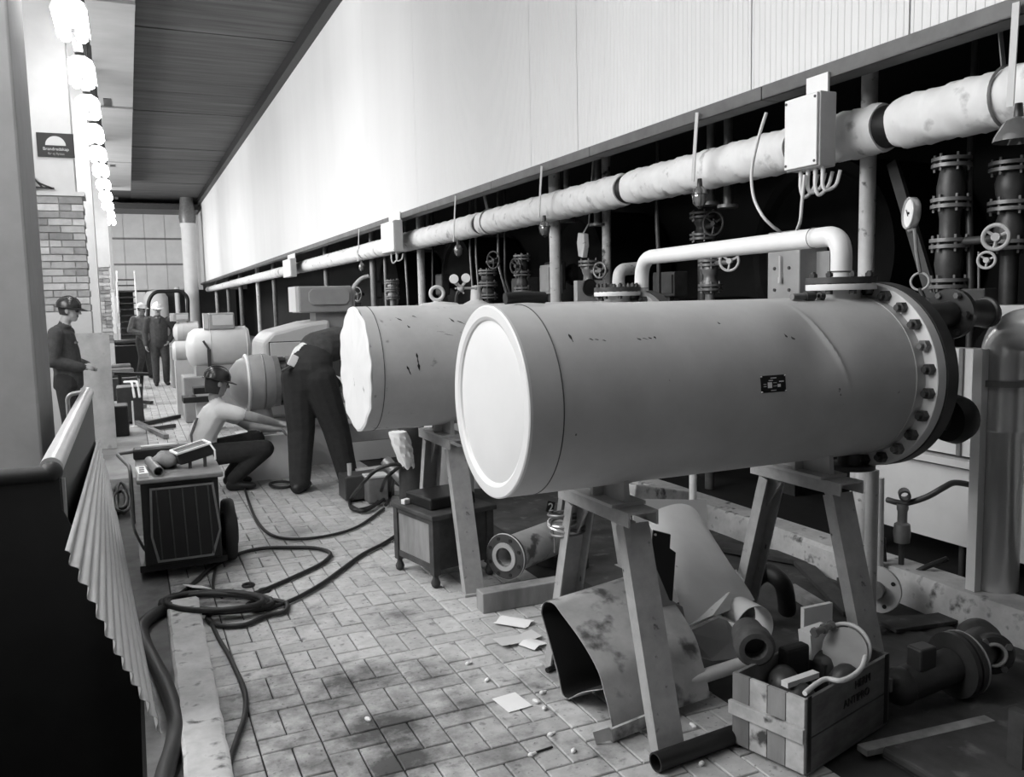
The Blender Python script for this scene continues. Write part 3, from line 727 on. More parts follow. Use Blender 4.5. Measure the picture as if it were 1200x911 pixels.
# mottled board standing behind the worker
xl, xr = at(103, 450, Y=11.0).x, at(132, 450, Y=11.0).x
b = B(); b.box(((xl + xr) / 2 - .12, 11.0, .69), (xr - xl + .24, .04, 1.36)); tag(b.build('partition_board', 'board_grey', smooth=0), 'mottled grey upright board standing behind the man in the dark helmet', 'board')
# barrier round the pit
bx = -0.33
t = thing('barrier', 'sheet-covered barrier with rounded top around the black pit on the left', 'barrier', (bx, 6.3, 0))
b = B(); b.span((bx - .03, 4.40, 0), (bx, 8.2, .93)); b.build('side_panel', 'dark_steel', t, smooth=0)
b = B(); b.cyl((bx - .035, 4.36, .925), (bx - .035, 8.2, .925), .05, n=24); b.build('rounded_top', 'galvanised', t)
b = B(); b.span((-1.69, 4.31, -.9), (bx - .0, 4.328, .90)); b.build('front_panel', 'black', t, smooth=0)
b = B(); b.prism([(bx, 4.31, -.9), (-.065, 4.31, -.9), (-.065, 4.31, .03), (-.2, 4.31, .42), (bx, 4.31, .74)], (0, .018, 0)); b.build('black_filler', 'black', t, smooth=0)  # black plate added to keep the shaded gap behind the leaning sheet black
b = B(); b.cyl((-1.69, 4.33, .905), (bx - .035, 4.33, .905), .04, n=20); b.ell((bx - .035, 4.34, .91), .05); b.build('front_rail', 'rubber', t)
b = B(); b.span((bx + .0, 4.42, 0), (bx + .012, 4.46, .86)); b.build('edge_strip', 'galvanised', t, smooth=0)
q = at(104, 458, Y=8.35); q2 = at(79, 462, Y=8.35)
b = B(); b.tube(bend([(q.x, 8.3, .1), (q.x, 8.3, q.z), (q2.x, 8.3, q2.z), (q2.x, 8.3, .02)], .06), .018, 10); tag(b.build('guard_hoop', 'galvanised', smooth=60), 'thin pale tubular hoop at the far end of the barrier', 'hoop')
# leaning corrugated sheet
b = B(); rows = []
NW = 11
for yy in (3.40, 3.9, 4.5, 5.5, 6.5, 7.6, 8.3):
    ff = (yy - 3.4) / 4.9; pt, pb = Vector((-.272 - .053 * ff, 0, .775 - .27 * ff)), Vector((.005 - .255 * ff, 0, .014)); d = (pb - pt); n = Vector((-d.z, 0, d.x)).normalized() * -1; n = n if n.x > 0 else -n
    row = []
    for k in range(NW * 8 + 1):
        f = k / (NW * 8); row.append(pt + d * f + n * (.011 * math.sin(2 * PI * NW * f) + .011) + Vector((0, yy + .02 * math.sin(f * 9), 0)))
    rows.append(row)
b.grid(rows, -.002); tag(b.build('corrugated_sheet', 'galvanised', smooth=60), 'corrugated metal sheet leaning against the barrier by the pit', 'sheet')

# ---- fluorescent lamps in a row under the pale strip
LX, LZ = -0.35, 4.6
lamp_rows = [1.6, 3.75, 5.9, 8.05, 10.2, 12.35, 14.4, 16.5, 18.6, 20.7, 23.0, 25.3, 27.6, 30.0, 32.5]
ords = ['first', 'second', 'third', 'fourth', 'fifth', 'sixth', 'seventh', 'eighth', 'ninth', 'tenth', 'eleventh']
for k, y in enumerate(lamp_rows):
    lab = ('trough lamp overhead before the photographed row, number %s above the tanks' % ords[k]) if k < 4 else 'glowing trough lamp, %s in the ceiling row counted from the top left' % ords[k - 4]
    t = thing('trough_lamp', lab, 'lamp', (LX, y, LZ), 'trough lamps in the ceiling row')
    b = B(); rows = [[(LX + x, y + yy, LZ + z) for x, z in ((-.17, -.02), (-.14, .05), (-.06, .10), (.06, .10), (.14, .05), (.17, -.02))] for yy in (-.52, .52)]; b.grid(rows, .01); b.build('reflector_trough', 'white_paint', t)
    for e in (-1, 1):
        b = B(); b.cyl((LX + e * .08, y - .5, LZ - .01), (LX + e * .08, y + .5, LZ - .01), .06, n=12); b.build('fluorescent_tube', 'lamp_glow', t)
    b = B()
    for e in (-.5, .5): b.cyl((LX, y + e, LZ + .2), (LX, y + e, CZ - .42), .012, n=8)
    b.build('hanger_rod', 'dark_steel', t)
b = B(); b.span((LX - .05, .8, LZ + .125), (LX + .05, 34, LZ + .19)); tag(b.build('lamp_rail', 'dark_steel', smooth=0), 'grey rail carrying the row of trough lamps', 'rail')

# ---- far column and things at the end of the hall
q = at(224, 330, Y=47)
t = thing('far_column', 'white round column at the far end of the hall beside the hood', 'column', (q.x, 47, 0))
b = B(); b.lathe([(.42, 0), (.42, .2), (.34, .25), (.34, 5.7), (.38, 5.75), (.38, 5.9)], (q.x, 47, 0), (0, 0, 1), 28); b.build('shaft', 'plaster_white', t)
b = B(); b.lathe([(.38, 5.9), (.42, 6.2), (.36, 6.6), (.3, CZ)], (q.x, 47, 0), (0, 0, 1), 28); b.build('capital', 'mid_steel', t)
# stair
t = thing('steel_stair', 'dark steel stair with open treads at the far end of the hall', 'stair', (0, 30, 0))
sx0, sx1 = at(140, 380, Y=30).x, at(162, 380, Y=30).x
for k in range(13):
    b = B(); b.span((sx0, 29 + k * .24, .2 + k * .2), (sx1, 29.28 + k * .24, .24 + k * .2)); b.build('tread', 'dark_steel', t, smooth=0)
for x in (sx0, sx1):
    b = B(); b.bar((x, 28.9, .1), (x, 32.2, 2.85), .05, .2); b.build('stringer', 'box_grey', t, smooth=0)
    b = B(); b.tube([(x, 28.9, .1), (x, 28.9, 1.0), (x, 30.6, 2.5), (x, 32.2, 2.55)], .03, 8); b.build('handrail', 'box_grey', t)
# arched pipe frame and tall vessel seen through the far opening
b = B(); yA = 46.0; g = [at(x, y, Y=yA) for x, y in ((173, 405), (174, 352), (181, 342), (212, 341), (220, 348), (221, 400))]
b.tube(bend([(g[0].x, yA, 0.0)] + g[1:5] + [(g[5].x, yA, 0.0)], .3), .09, 10); tag(b.build('pipe_portal', 'black', smooth=60), 'black pipe portal framing the opening at the far end', 'pipe')
q = at(184, 375, Y=48.5); b = B(); b.lathe([(0, 0), (.55, 0), (.6, .3), (.6, 2.2), (.4, 2.5), (0, 2.6)], (q.x, 48.5, 0), (0, 0, 1), 24); tag(b.build('storage_vessel', 'plaster_white'), 'pale upright vessel seen through the far opening', 'vessel')
q = at(200, 360, Y=49); b = B(); b.span((q.x - .2, 49.2, 0), (q.x + .35, 49.7, 2.5)); tag(b.build('switch_cabinet', 'dark_steel', smooth=0, bevel=.03), 'dark tall cabinet seen through the far opening', 'cabinet')
q = at(209, 370, Y=48); b = B(); b.cyl((q.x, 48, 0), (q.x, 48, 2.7), .12, n=14); tag(b.build('far_post', 'plaster_white'), 'thin white post seen through the far opening', 'post')
q = at(170, 375, Y=49.5); b = B(); b.span((q.x - .5, 49.2, 0), (q.x + .1, 49.4, 2.5)); tag(b.build('light_door_leaf', 'plaster_white', smooth=0), 'pale door leaf seen behind the stair', 'door')

# ================================================================ machine recess under the hood
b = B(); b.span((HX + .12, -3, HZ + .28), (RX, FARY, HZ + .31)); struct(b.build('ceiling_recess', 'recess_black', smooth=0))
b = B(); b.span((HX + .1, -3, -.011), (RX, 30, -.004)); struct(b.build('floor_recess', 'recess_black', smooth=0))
for k in range(9):
    y = 1.2 + k * 2.1; z = 1.95 if k % 2 == 0 else 0.85
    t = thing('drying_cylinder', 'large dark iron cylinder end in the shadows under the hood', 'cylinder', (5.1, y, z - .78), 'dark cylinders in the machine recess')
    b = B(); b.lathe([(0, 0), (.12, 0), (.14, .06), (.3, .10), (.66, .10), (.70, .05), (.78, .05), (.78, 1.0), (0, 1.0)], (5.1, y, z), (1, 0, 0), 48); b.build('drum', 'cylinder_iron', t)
    b = B(); b.cyl((4.86, y, z), (5.1, y, z), .09, n=20); b.build('journal', 'dark_steel', t)
    b = B(); b.span((4.82, y - .16, z - .2), (4.98, y + .16, z + .16)); b.build('bearing_housing', 'dark_steel', t, smooth=0, bevel=.03)
    b = B(); b.span((4.86, y - .1, 0), (4.94, y + .1, z - .2)); b.build('pedestal', 'dark_steel', t, smooth=0)
# upright pipes and posts
def upright(x, y, r, mat, label, X=3.97, z0=0.0, z1=HZ + .28, lean=0.0):
    p = at(x, y, X=X); b = B()
    t = thing('upright_pipe', label, 'pipe', (X, p.y, z0), 'upright pipes under the hood')
    b.tube([(X, p.y, z0), (X, p.y + lean * .5, (z0 + z1) / 2), (X, p.y + lean, z1)], r, 16); b.build('pipe_run', mat, t, smooth=60)
    for z in (z0 + .02, z1 - .1): 
        b = B(); b.lathe([(r, 0), (r * 1.7, 0), (r * 1.7, .02), (r, .02)], (X, p.y + (lean if z > 1 else 0), z), (0, 0, 1), 20); b.build('pipe_collar', mat, t)
U = [(1016, 260, .048, 'lagging', 'white upright pipe between the U-shaped pipe and the dial gauge', 4.05),
     (651, 310, .062, 'lagging', 'pale thick upright pipe under the second caged lamp', 4.0),
     (711, 300, .045, 'wood_light', 'pale blotched post just right of the thick upright pipe', 4.12),
     (494, 325, .06, 'lagging', 'pale upright pipe behind the ring on the scratched tank', 4.0),
     (437, 315, .06, 'mid_steel', 'grey upright pipe beside the curved handle right of the motor box', 3.95),
     (452, 330, .03, 'mid_steel', 'thin grey upright pipe below the second junction box', 4.0),
     (383, 335, .06, 'mid_steel', 'far grey upright pipe right of the motor terminal box edge', 4.1),
     (322, 345, .07, 'mid_steel', 'grey upright pipe above the pale motor casing', 4.0),
     (303, 350, .07, 'lagging', 'pale upright pipe left of the third junction box', 4.0),
     (283, 352, .09, 'mid_steel', 'far grey upright pipe over the middle motor barrel', 4.0),
     (268, 352, .08, 'mid_steel', 'far grey upright pipe over the middle motor terminal box', 4.0),
     (254, 350, .08, 'lagging', 'farthest pale upright pipe under the hood', 4.0)]
for k, (x, y, r, m, lab, X) in enumerate(U): upright(x, y, r, m, lab, 4.38 if k == 2 else 4.16 + r)
# slanting brace
b = B(); p0, p1 = at(1046, 190, X=4.3), at(1092, 345, X=4.3); b.bar(p0, p1 + (p1 - p0) * .3, .07, .03, up=(1, 0, 0)); tag(b.build('slanting_brace', 'dark_steel', smooth=0), 'dark slanting flat brace behind the dial gauge', 'brace')

def handwheel(b, c, axis, R, r=.011):
    c = Vector(c); a, bb, d = frame_of(axis); b.torus(c, axis, R, r, 28, 8)
    for k in range(3):
        t = 2 * PI * k / 3 + .4; b.tube([c - d * .02, c + (a * math.cos(t) + bb * math.sin(t)) * R], r * .8, 6)
    b.cyl(c - d * .03, c + d * .01, r * 2, n=12)
def valve(x, ya, yb, X, r, label, wheel=None, mat='dark_steel', wmat='mid_steel', nf=3, base=0.0):
    p0, p1 = at(x, yb, X=X), at(x, ya, X=X); p0.y = p1.y = (p0.y + p1.y) / 2; h = p1.z - p0.z
    t = thing('steam_valve', label, 'valve', tuple(p0), 'valves under the hood')
    b = B(); b.cyl((X, p0.y, base), (X, p0.y, p0.z), r * .8, n=16); b.build('feed_pipe', mat, t)
    b = B(); prof = [(r * .8, 0)]
    for k in range(1, 9): f = k / 9; prof.append((r * (1.0 + .45 * math.sin(f * PI * 2) ** 2), h * f))
    prof.append((r * .8, h)); b.lathe(prof, p0, (0, 0, 1), 20); body = b.build('valve_body', mat, t)
    for k in range(nf):
        z = p0.z + h * (k + .15) / (nf - .6)
        for dz in (0, .035):
            b = B(); b.lathe([(r * .6, 0), (r * 2.0, 0), (r * 2.0, .02), (r * .6, .02)], (X, p0.y, z + dz), (0, 0, 1), 24); fl = b.build('flange', 'mid_steel', t)
        for e in range(6):
            a = 2 * PI * e / 6; b = B(); c = Vector((X + r * 1.65 * math.cos(a), p0.y + r * 1.65 * math.sin(a), z - .02)); b.cyl(c, c + Vector((0, 0, .095)), .008, n=6); b.build('flange_bolt', 'mid_steel', fl)
    if wheel:
        wx, wy, R, ax = wheel; w = at(wx, wy, X=X - .12); w = Vector((X - .14, w.y, w.z))
        b = B(); src = Vector((X, p0.y, w.z)); b.tube(bend([src, Vector((X, w.y + .1, w.z)), w + Vector((.03, .02, 0))], .05), r * .45, 10); b.build('stem', mat, t)
        b = B(); handwheel(b, w, ax, R); b.build('handwheel', wmat, t)
    return t
valve(1113, 185, 345, 4.25, .052, 'tall dark flanged valve stack right of the dial gauge', (1170, 278, .062, (-1, -.35, 0)), 'dark_steel', 'box_grey', 4, 1.32)
valve(832, 305, 345, 4.45, .05, 'small flanged valve with a spoked wheel under the U-shaped pipe', (857, 306, .075, (-.9, -.6, 0)), 'mid_steel', 'box_grey', 2)
valve(690, 305, 345, 4.15, .05, 'valve with a dark wheel right of the thick upright pipe', (705, 317, .07, (-1, -.4, 0)), 'mid_steel', 'mid_steel', 2)
valve(414, 355, 372, 4.1, .08, 'valve with dark wheel far right of the motor terminal box', (420, 345, .13, (-1, -.4, 0)), 'dark_steel', 'mid_steel', 2)
valve(460, 330, 352, 4.1, .06, 'dark stacked valve left of the ring on the scratched tank', None, 'mid_steel', 'mid_steel', 3)
valve(572, 318, 352, 4.1, .06, 'dark valve stack between the twin white dials and the rubber sleeve', (580, 305, .1, (-1, -.4, 0)), 'dark_steel', 'dark_steel', 3)
valve(612, 300, 345, 4.2, .05, 'dim valve stack directly above the rubber sleeve', (606, 312, .085, (-1, -.3, 0)), 'dark_steel', 'dark_steel', 3)
valve(824, 250, 285, 4.72, .06, 'dim valve stack in the shadow below the nearest caged lamp', (838, 262, .1, (-1, -.3, 0)), 'dark_steel', 'dark_steel', 2)
valve(1185, 190, 300, 4.5, .06, 'dark flanged stack at the right edge of the picture', None, 'dark_steel', 'dark_steel', 3)
# small wheel on spindle, right
t = thing('hand_valve', 'small light handwheel on a thin spindle near the right edge', 'valve', tuple(at(1155, 345, X=3.95)))
w = at(1156, 305, X=3.93); b = B(); handwheel(b, w, (-1, -.4, 0), .04, .007); b.build('handwheel', 'box_grey', t)
b = B(); b.cyl(at(1147, 295, X=3.97), at(1147, 345, X=3.97), .006, n=8); b.build('spindle', 'mid_steel', t)
b = B(); q = at(1147, 345, X=3.97); b.span(q + Vector((-.05, -.07, -.05)), q + Vector((.05, .07, .03))); b.build('valve_block', 'dark_steel', t, smooth=0, bevel=.008)
b = B(); b.span(q + Vector((-.1, -.5, -.12)), q + Vector((.1, .25, -.055))); b.build('mounting_plate', 'box_grey', t, smooth=0)
# ring handle of the cock near the tank flange
t = thing('ring_cock', 'thin ring-handled cock above the bolted tank flange', 'valve', tuple(at(1078, 345, X=3.62)))
w = at(1078, 330, X=3.6); b = B(); b.torus(w, (-1, -.5, .1), .042, .006, 28, 8); b.build('ring_handle', 'box_grey', t)
b = B(); b.tube([w + Vector((0, 0, .042)), at(1074, 296, X=3.62), at(1072, 268, X=3.64)], .010, 8); b.build('gauge_stem', 'mid_steel', t)
b = B(); ce = at(1112, 368, X=3.42); b.tube([w + Vector((.0, 0, -.035)), w + Vector((.0, -.03, -.09)), ce + Vector((.06, 0, .03))], .012, 8); b.build('lower_stem', 'dark_steel', t)
g = at(1066, 250, X=3.64)
t = thing('dial_gauge', 'round white dial gauge above the ring-handled cock', 'gauge', tuple(g))
ax = Vector((-.87, .48, .05)).normalized()
b = B(); b.lathe([(0, .03), (.072, .03), (.08, .02), (.08, -.012), (.074, -.014), (.072, -.004)], g, ax * -1, 36); b.build('case', 'bright_steel', t)
b = B(); b.lathe([(0, 0), (.072, 0)], g + ax * .003, ax, 36); b.build('dial_face', 'dial', t)
a_, b_, d_ = frame_of(ax)
b = B(); b.bar(g + ax * .008 - b_ * .015, g + ax * .008 + b_ * .02 - a_ * .03, .004, .002); b.cyl(g + ax * .003, g + ax * .011, .006, n=8); b.build('needle', 'black', t)
b = B(); b.tube([g - Vector((0, 0, .09)), at(1072, 268, X=3.64)], .012, 10); b.build('stem', 'mid_steel', t)
# twin white dials on a star-shaped cock behind the scratched tank
q = at(540, 338, Y=6.6)
t = thing('twin_gauge', 'pair of small white dials on a star-shaped cock behind the scratched tank', 'gauge', (q.x, q.y, q.z - .15))
for xx, yy in ((532, 327), (546, 326)):
    c = at(xx, yy, Y=6.55); b = B(); b.lathe([(0, 0), (.036, 0), (.038, .008), (.036, .02), (0, .02)], c, (.3, 1, 0), 24); b.build('dial_face', 'dial', t)
    b = B(); b.tube([c + Vector((.003, .01, -.03)), q], .008, 6); b.build('dial_stem', 'box_grey', t)
b = B(); b.ell(q, .03)
for k in range(6):
    a = 2 * PI * k / 6; b.tube([q, q + Vector((.05 * math.cos(a), 0, .05 * math.sin(a)))], .007, 6)
b.build('star_hub', 'box_grey', t)
b = B(); b.cyl(q, q + Vector((.13, 0, 0)), .01, n=8); b.ell(q + Vector((.13, 0, 0)), .016); b.build('lever', 'box_grey', t)
b = B(); b.tube(spline([q, q + Vector((-.04, 0, -.06)), q + Vector((-.05, 0, -.2)), q + Vector((-.05, 0, -.45))], 5), .012, 8); b.build('feed_pipe', 'dark_steel', t)
# domed casing with lifting ring behind the scratched tank
q = at(512, 357, Y=6.5)
t = thing('domed_casing', 'pale domed casing with a lifting ring showing over the scratched tank', 'casing', (q.x, 6.5, 0))
b = B(); b.lathe([(.24, 0), (.24, q.z - .12), (.23, q.z - .05), (.14, q.z + .01), (0, q.z + .025)], (q.x + .02, 6.5, 0), (0, 0, 1), 36); b.build('dome', 'machine_light', t)
b = B(); c = at(512, 344, Y=6.5); b.torus(c, (.25, 1, 0), .052, .014, 28, 10); b.cyl(c - Vector((0, 0, .06)), c - Vector((0, 0, .1)), .03, .045, n=16); b.build('lifting_ring', 'box_grey', t)
q = at(558, 356, Y=6.95); b = B(); b.lathe([(.16, 0), (.16, q.z - .06), (.13, q.z - .01), (.05, q.z + .03), (.04, q.z + .15), (0, q.z + .16)], (q.x, 6.95, 0), (0, 0, 1), 28); tag(b.build('bell_casing', 'machine_light'), 'pale bell-shaped casing right of the twin dials', 'casing')
# flanged head with small elbow behind the nearest tank
q = at(722, 352, Y=5.9)
t = thing('outlet_casing', 'pale bolted flange with a small bent pipe left of the U-shaped pipe', 'flange', (q.x, 5.9, 0))
b = B(); b.cyl((q.x, 5.9, 0), (q.x, 5.9, q.z + .04), .10, n=24); b.build('neck', 'dark_steel', t)
for dz in (.02, .065):
    b = B(); b.lathe([(.05, 0), (.155, 0), (.155, .035), (.05, .035), (.05, 0)], (q.x, 5.9, q.z + dz), (0, 0, 1), 36); b.build('flange_disc', 'lagging', t)
for k in range(8):
    a = 2 * PI * k / 8; b = B(); c = Vector((q.x + .13 * math.cos(a), 5.9 + .13 * math.sin(a), q.z - .03)); b.cyl(c, c + Vector((0, 0, .16)), .012, n=8); hexnut(b, c + Vector((0, 0, .02)), (0, 0, 1), .02, .02); b.build('bolt', 'dark_steel', t)
b = B(); b.tube(bend([(q.x + .02, 5.9, q.z + .1), (q.x + .03, 5.9, q.z + .24), (q.x + .3, 5.95, q.z + .26)], .12), .05, 16); b.build('bent_pipe', 'lagging', t)
# square bearing plate with a hole
q = at(693, 353, Y=6.2); t = thing('bearing_plate', 'grey upright plate with a round hole right of the thick upright pipe', 'plate', (q.x, 6.2, 0))
b = B(); b.span((q.x - .13, 6.2, 0), (q.x + .13, 6.26, q.z + .17)); b.build('plate_body', 'machine_grey', t, smooth=0)
b = B(); c = at(691, 337, Y=6.19); b.lathe([(0, 0), (.06, 0), (.066, -.006), (.07, 0)], c, (0, 1, 0), 28); b.build('bore', 'black', t)
# tall grey box with conduit behind the U-shaped pipe
t = thing('control_box', 'grey riveted control box behind the U-shaped pipe', 'box', (4.2, 4.3, 1.3))
q0, q1 = at(899, 345, X=4.15), at(937, 290, X=4.15)
b = B(); b.span((4.15, q1.y, 1.322), (4.4, q0.y, q1.z + .12)); b.build('body', 'machine_grey', t, smooth=0, bevel=.01)
for k, (xx, yy) in enumerate(((908, 315), (925, 314), (908, 340), (925, 340))):
    c = at(xx, yy, X=4.15); b = B(); b.cyl(c + Vector((-.008, 0, 0)), c, .012, n=8); b.build('rivet', 'dark_steel', t)
b = B(); c = at(914, 300, X=4.13); d2 = at(914, 325, X=4.13); b.tube([c, d2], .008, 8); b.cyl(d2, d2 - Vector((0, 0, .04)), .014, n=10); b.build('conduit', 'box_grey', t)
q0, q1 = at(940, 300, X=4.3), at(972, 318, X=4.3)
b = B(); b.span((4.3, q1.y, q1.z - .1), (4.5, q0.y, q0.z + .02)); tag(b.build('cable_tray', 'machine_grey', smooth=0), 'grey tray under the right bend of the U-shaped pipe', 'tray')
# light machine casing low behind the tanks
t = thing('machine_casing', 'pale bolted machine casing low behind the right kerb', 'casing', (4.25, 3.5, .12))
b = B(); b.span((4.2, 2.0, .72), (4.3, 4.9, 1.32)); b.build('upper_panel', 'machine_light', t, smooth=0)
b = B(); b.span((4.16, 2.0, .66), (4.3, 4.9, .70)); b.build('ledge', 'machine_light', t, smooth=0)
b = B(); b.span((4.22, 2.0, .20), (4.3, 4.1, .64)); b.build('lower_panel', 'machine_light', t, smooth=0)
b = B(); b.span((4.2, 5.2, .62), (4.3, 6.6, .92)); b.build('upper_panel', 'machine_light', t, smooth=0)
for k in range(9):
    c = Vector((4.2, 2.5 + k * .27, .80 + (k % 3) * .03)); b = B(); hexnut(b, c + Vector((-.018, 0, 0)), (1, 0, 0), .018, .02); b.build('bolt', 'dark_steel', t)
b = B(); c = at(1123, 545, X=4.19); b.span((4.185, c.y - .01, .72), (4.2, c.y + .015, 1.32)); b.build('seam_strip', 'mid_steel', t, smooth=0)
# steam trap with lever on the kerb
q = at(1057, 625, X=3.72)
t = thing('steam_trap', 'small steam trap with bent lever on the right kerb', 'valve', (q.x, q.y, .17))
b = B(); b.lathe([(0, -.05), (.04, -.05), (.045, 0), (.04, .05), (.025, .06), (.025, .12), (.03, .13), (.03, .16), (0, .16)], q, (0, 0, 1), 20); b.build('trap_body', 'mid_steel', t)
b = B(); b.cyl((q.x, q.y, .17), q, .015, n=10); b.build('drain_pipe', 'dark_steel', t)
b = B(); c = at(1060, 580, X=3.70); b.pipe(c + Vector((-.03, -.03, 0)), c + Vector((.03, .03, 0)), .03, .02, 16); b.build('ring_end', 'dark_steel', t)
b = B(); b.tube(spline([at(1040, 586, X=3.72), at(1060, 590, X=3.72), at(1085, 583, X=3.74), at(1105, 572, X=3.78), at(1118, 566, X=3.85), at(1135, 568, X=3.95)], 6), .016, 10); b.build('lever_pipe', 'dark_steel', t)
b = B(); b.tube([at(1030, 560, X=3.6), at(1029, 640, X=3.6), (at(1029, 640, X=3.6).x, at(1029, 640, X=3.6).y, 0.02)], .028, 12); tag(b.build('short_standpipe', 'lagging', smooth=60), 'scuffed short upright pipe below the drain nozzle of the nearest tank', 'pipe')
b = B(); q = at(1022, 575, Y=2.95); b.cyl((q.x, 2.95, 0.01), (q.x, 2.95, .80), .03, n=16); tag(b.build('drain_pipe', 'lagging'), 'pale drain pipe standing right of the near stand leg', 'pipe')

# ================================================================ drive machines on the left of the tanks
def motor(X0, X1, Y, z, r, label, tb, plinth=True, small=False):
    t = thing('electric_motor', label, 'motor', ((X0 + X1) / 2, Y, 0), 'electric motors along the hall'); L = X1 - X0
    b = B(); b.lathe([(0, -.02), (r * .35, -.02), (r * .75, .02), (r * .93, L * .12), (r * .97, L * .36)], (X0, Y, z), (1, 0, 0), 40); b.build('fan_cover', 'machine_light', t)
    b = B(); b.lathe([(r * .97, L * .36), (r * 1.0, L * .36), (r * 1.0, L * .95), (r * .9, L), (0, L)], (X0, Y, z), (1, 0, 0), 40); b.build('barrel', 'machine_light', t)
    for fx in (.36, .95):
        b = B(); b.torus((X0 + L * fx, Y, z), (1, 0, 0), r * 1.0, r * .025, 40, 6); b.build('rib_ring', 'box_grey', t)
    if plinth:
        b = B(); b.span((X0 + L * .1, Y - r * .8, z - r * 1.25), (X0 + L * .95, Y + r * .8, z - r * .78)); b.build('foot', 'machine_grey', t, smooth=0)
        b = B(); b.span((X0 - .1, Y - r, 0), (X1 + .1, Y + r, z - r * 1.25)); b.build('plinth', 'machine_grey', t, smooth=0, bevel=.02)
    x0, x1, z0, z1 = tb
    b = B(); b.span((x0, Y - r * .55, z0), (x1, Y + .05, z1)); bx_ = b.build('terminal_box', 'machine_grey', t, smooth=0, bevel=.015)
    b = B(); b.span((x0 + .05, Y - r * .58, z0 + (z1 - z0) * .25), (x1 - .02, Y - r * .55, z1 - .03)); b.build('box_cover', 'machine_light', bx_, smooth=0, bevel=.01)
    b = B(); b.span((x0 - .07, Y - r * .5, z0 + .01), (x0 - .005, Y, z1)); b.build('side_gland', 'machine_light', bx_, smooth=0)
    b = B(); b.span((x0 + .1, Y - r * .45, z + r * .7), (x1 - .05, Y, z0)); b.build('box_neck', 'machine_light', t, smooth=0)
    if not small:
        b = B(); q = Vector((X0 + L * .28, Y - r * .93, z)); b.bar(q + Vector((-.04, -.02, .12)), q + Vector((.03, -.03, .0)), .04, .03); b.bar(q + Vector((.03, -.03, .0)), q + Vector((.03, -.02, -.3)), .05, .02); b.build('clamp', 'dark_steel', t, smooth=0)
    return t
# middle motor
MY = 13.2
zl = at(222, 405, Y=MY); zt = at(260, 383, Y=MY).z; zb = at(260, 432, Y=MY).z; zm, rm = (zt + zb) / 2, (zt - zb) / 2
motor(at(221, 405, Y=MY - .3).x, at(294, 405, Y=MY - .3).x, MY, zm, rm, 'pale motor barrel on its plinth behind the crouching man', (at(243, 370, Y=MY).x, at(273, 370, Y=MY).x, at(250, 386, Y=MY).z, at(250, 367, Y=MY).z))
MY = 19.0
zt = at(215, 377, Y=MY).z; zb = at(215, 402, Y=MY).z
motor(at(204, 390, Y=MY).x, at(233, 390, Y=MY).x, MY, (zt + zb) / 2, (zt - zb) / 2, 'small far motor barrel below the far white column', (at(203, 370, Y=MY).x, at(221, 370, Y=MY).x, at(210, 377, Y=MY).z, at(210, 367, Y=MY).z), small=True)
# small pump left of the middle motor
q = at(212, 412, Y=14.0); b = B(); b.lathe([(0, 0), (.12, 0), (.16, .04), (.16, .3), (.1, .34), (.1, .45), (0, .45)], q + Vector((-.12, 0, 0)), (1, 0, 0), 24); b.span(q + Vector((-.1, -.12, -q.z)), q + Vector((.25, .12, -.13))); tag(b.build('coupling_pump', 'machine_light'), 'small pale pump left of the middle motor barrel', 'pump')
# near drive: gear unit + big casing + terminal box
DY = 8.42
t = thing('gear_unit', 'rounded gear unit with ribs above the crouching man', 'gear unit', tuple(at(300, 500, Y=DY)))
gl, gr = at(268, 445, Y=DY), at(345, 445, Y=DY); gz = at(300, 448, Y=DY).z; L = gr.x - gl.x; gR = .27
b = B(); b.lathe([(0, 0), (gR * .5, .015), (gR * .8, .08), (gR * .95, .17), (gR, .27), (gR * .99, .34), (gR * .86, .42)], (gl.x, DY, gz), (1, 0, 0), 40); b.build('gear_case', 'machine_grey', t)
for x in (.16, .30):
    b = B(); b.torus((gl.x + x, DY, gz), (1, 0, 0), gR * .95, .018, 40, 6); b.build('rib_band', 'dial' if x < .2 else 'mid_steel', t)
b = B(); b.lathe([(gR * .8, 0), (gR * .9, .0), (gR * .9, .05), (gR * .7, .06), (gR * .7, .13), (gR * .88, .14), (gR * .88, .19), (gR * .5, .2)], (gl.x + .40, DY, gz), (1, 0, 0), 40); b.build('coupling', 'mid_steel', t)
for k in range(10):
    a = 2 * PI * k / 10; b = B(); hexnut(b, (gl.x + .46, DY + gR * .8 * math.cos(a), gz + gR * .8 * math.sin(a)), (1, 0, 0), .025, .06); b.build('coupling_bolt', 'dark_steel', t)
b = B(); b.cyl((gl.x + .28, DY, gz - gR * .8), (gl.x + .28, DY, .42), .09, .14, n=20); b.build('pedestal', 'machine_grey', t)
b = B(); b.span((gl.x + .05, DY - .2, 0), (gl.x + .6, DY + .25, .42)); b.build('plinth', 'plaster_white', t, smooth=0)
DY = 9.12
t = thing('drive_motor', 'large pale motor casing with terminal box beside the bending man', 'motor', tuple(at(350, 500, Y=DY)))
c0, c1 = at(306, 430, Y=DY - .35), at(388, 430, Y=DY - .35); zt = at(340, 382, Y=DY - .35).z; zb = at(340, 488, Y=DY - .35).z
b = B(); prof = [(c0.x, zb), (c1.x, zb), (c1.x, zt + .05), (c0.x + .5, zt + .03), (c0.x + .12, zt - .06), (c0.x + .02, zt - .16)]
b.prism([(x, DY - .4, z) for x, z in prof], (0, .85, 0)); b.build('casing', 'machine_light', t, smooth=0, bevel=.035)
w0, w1 = at(316, 402, Y=DY - .4), at(356, 470, Y=DY - .4)
b = B(); b.span((w0.x, DY - .412, w1.z), (w1.x, DY - .398, w0.z)); b.build('access_cover', 'machine_light', t, smooth=0, bevel=.01)
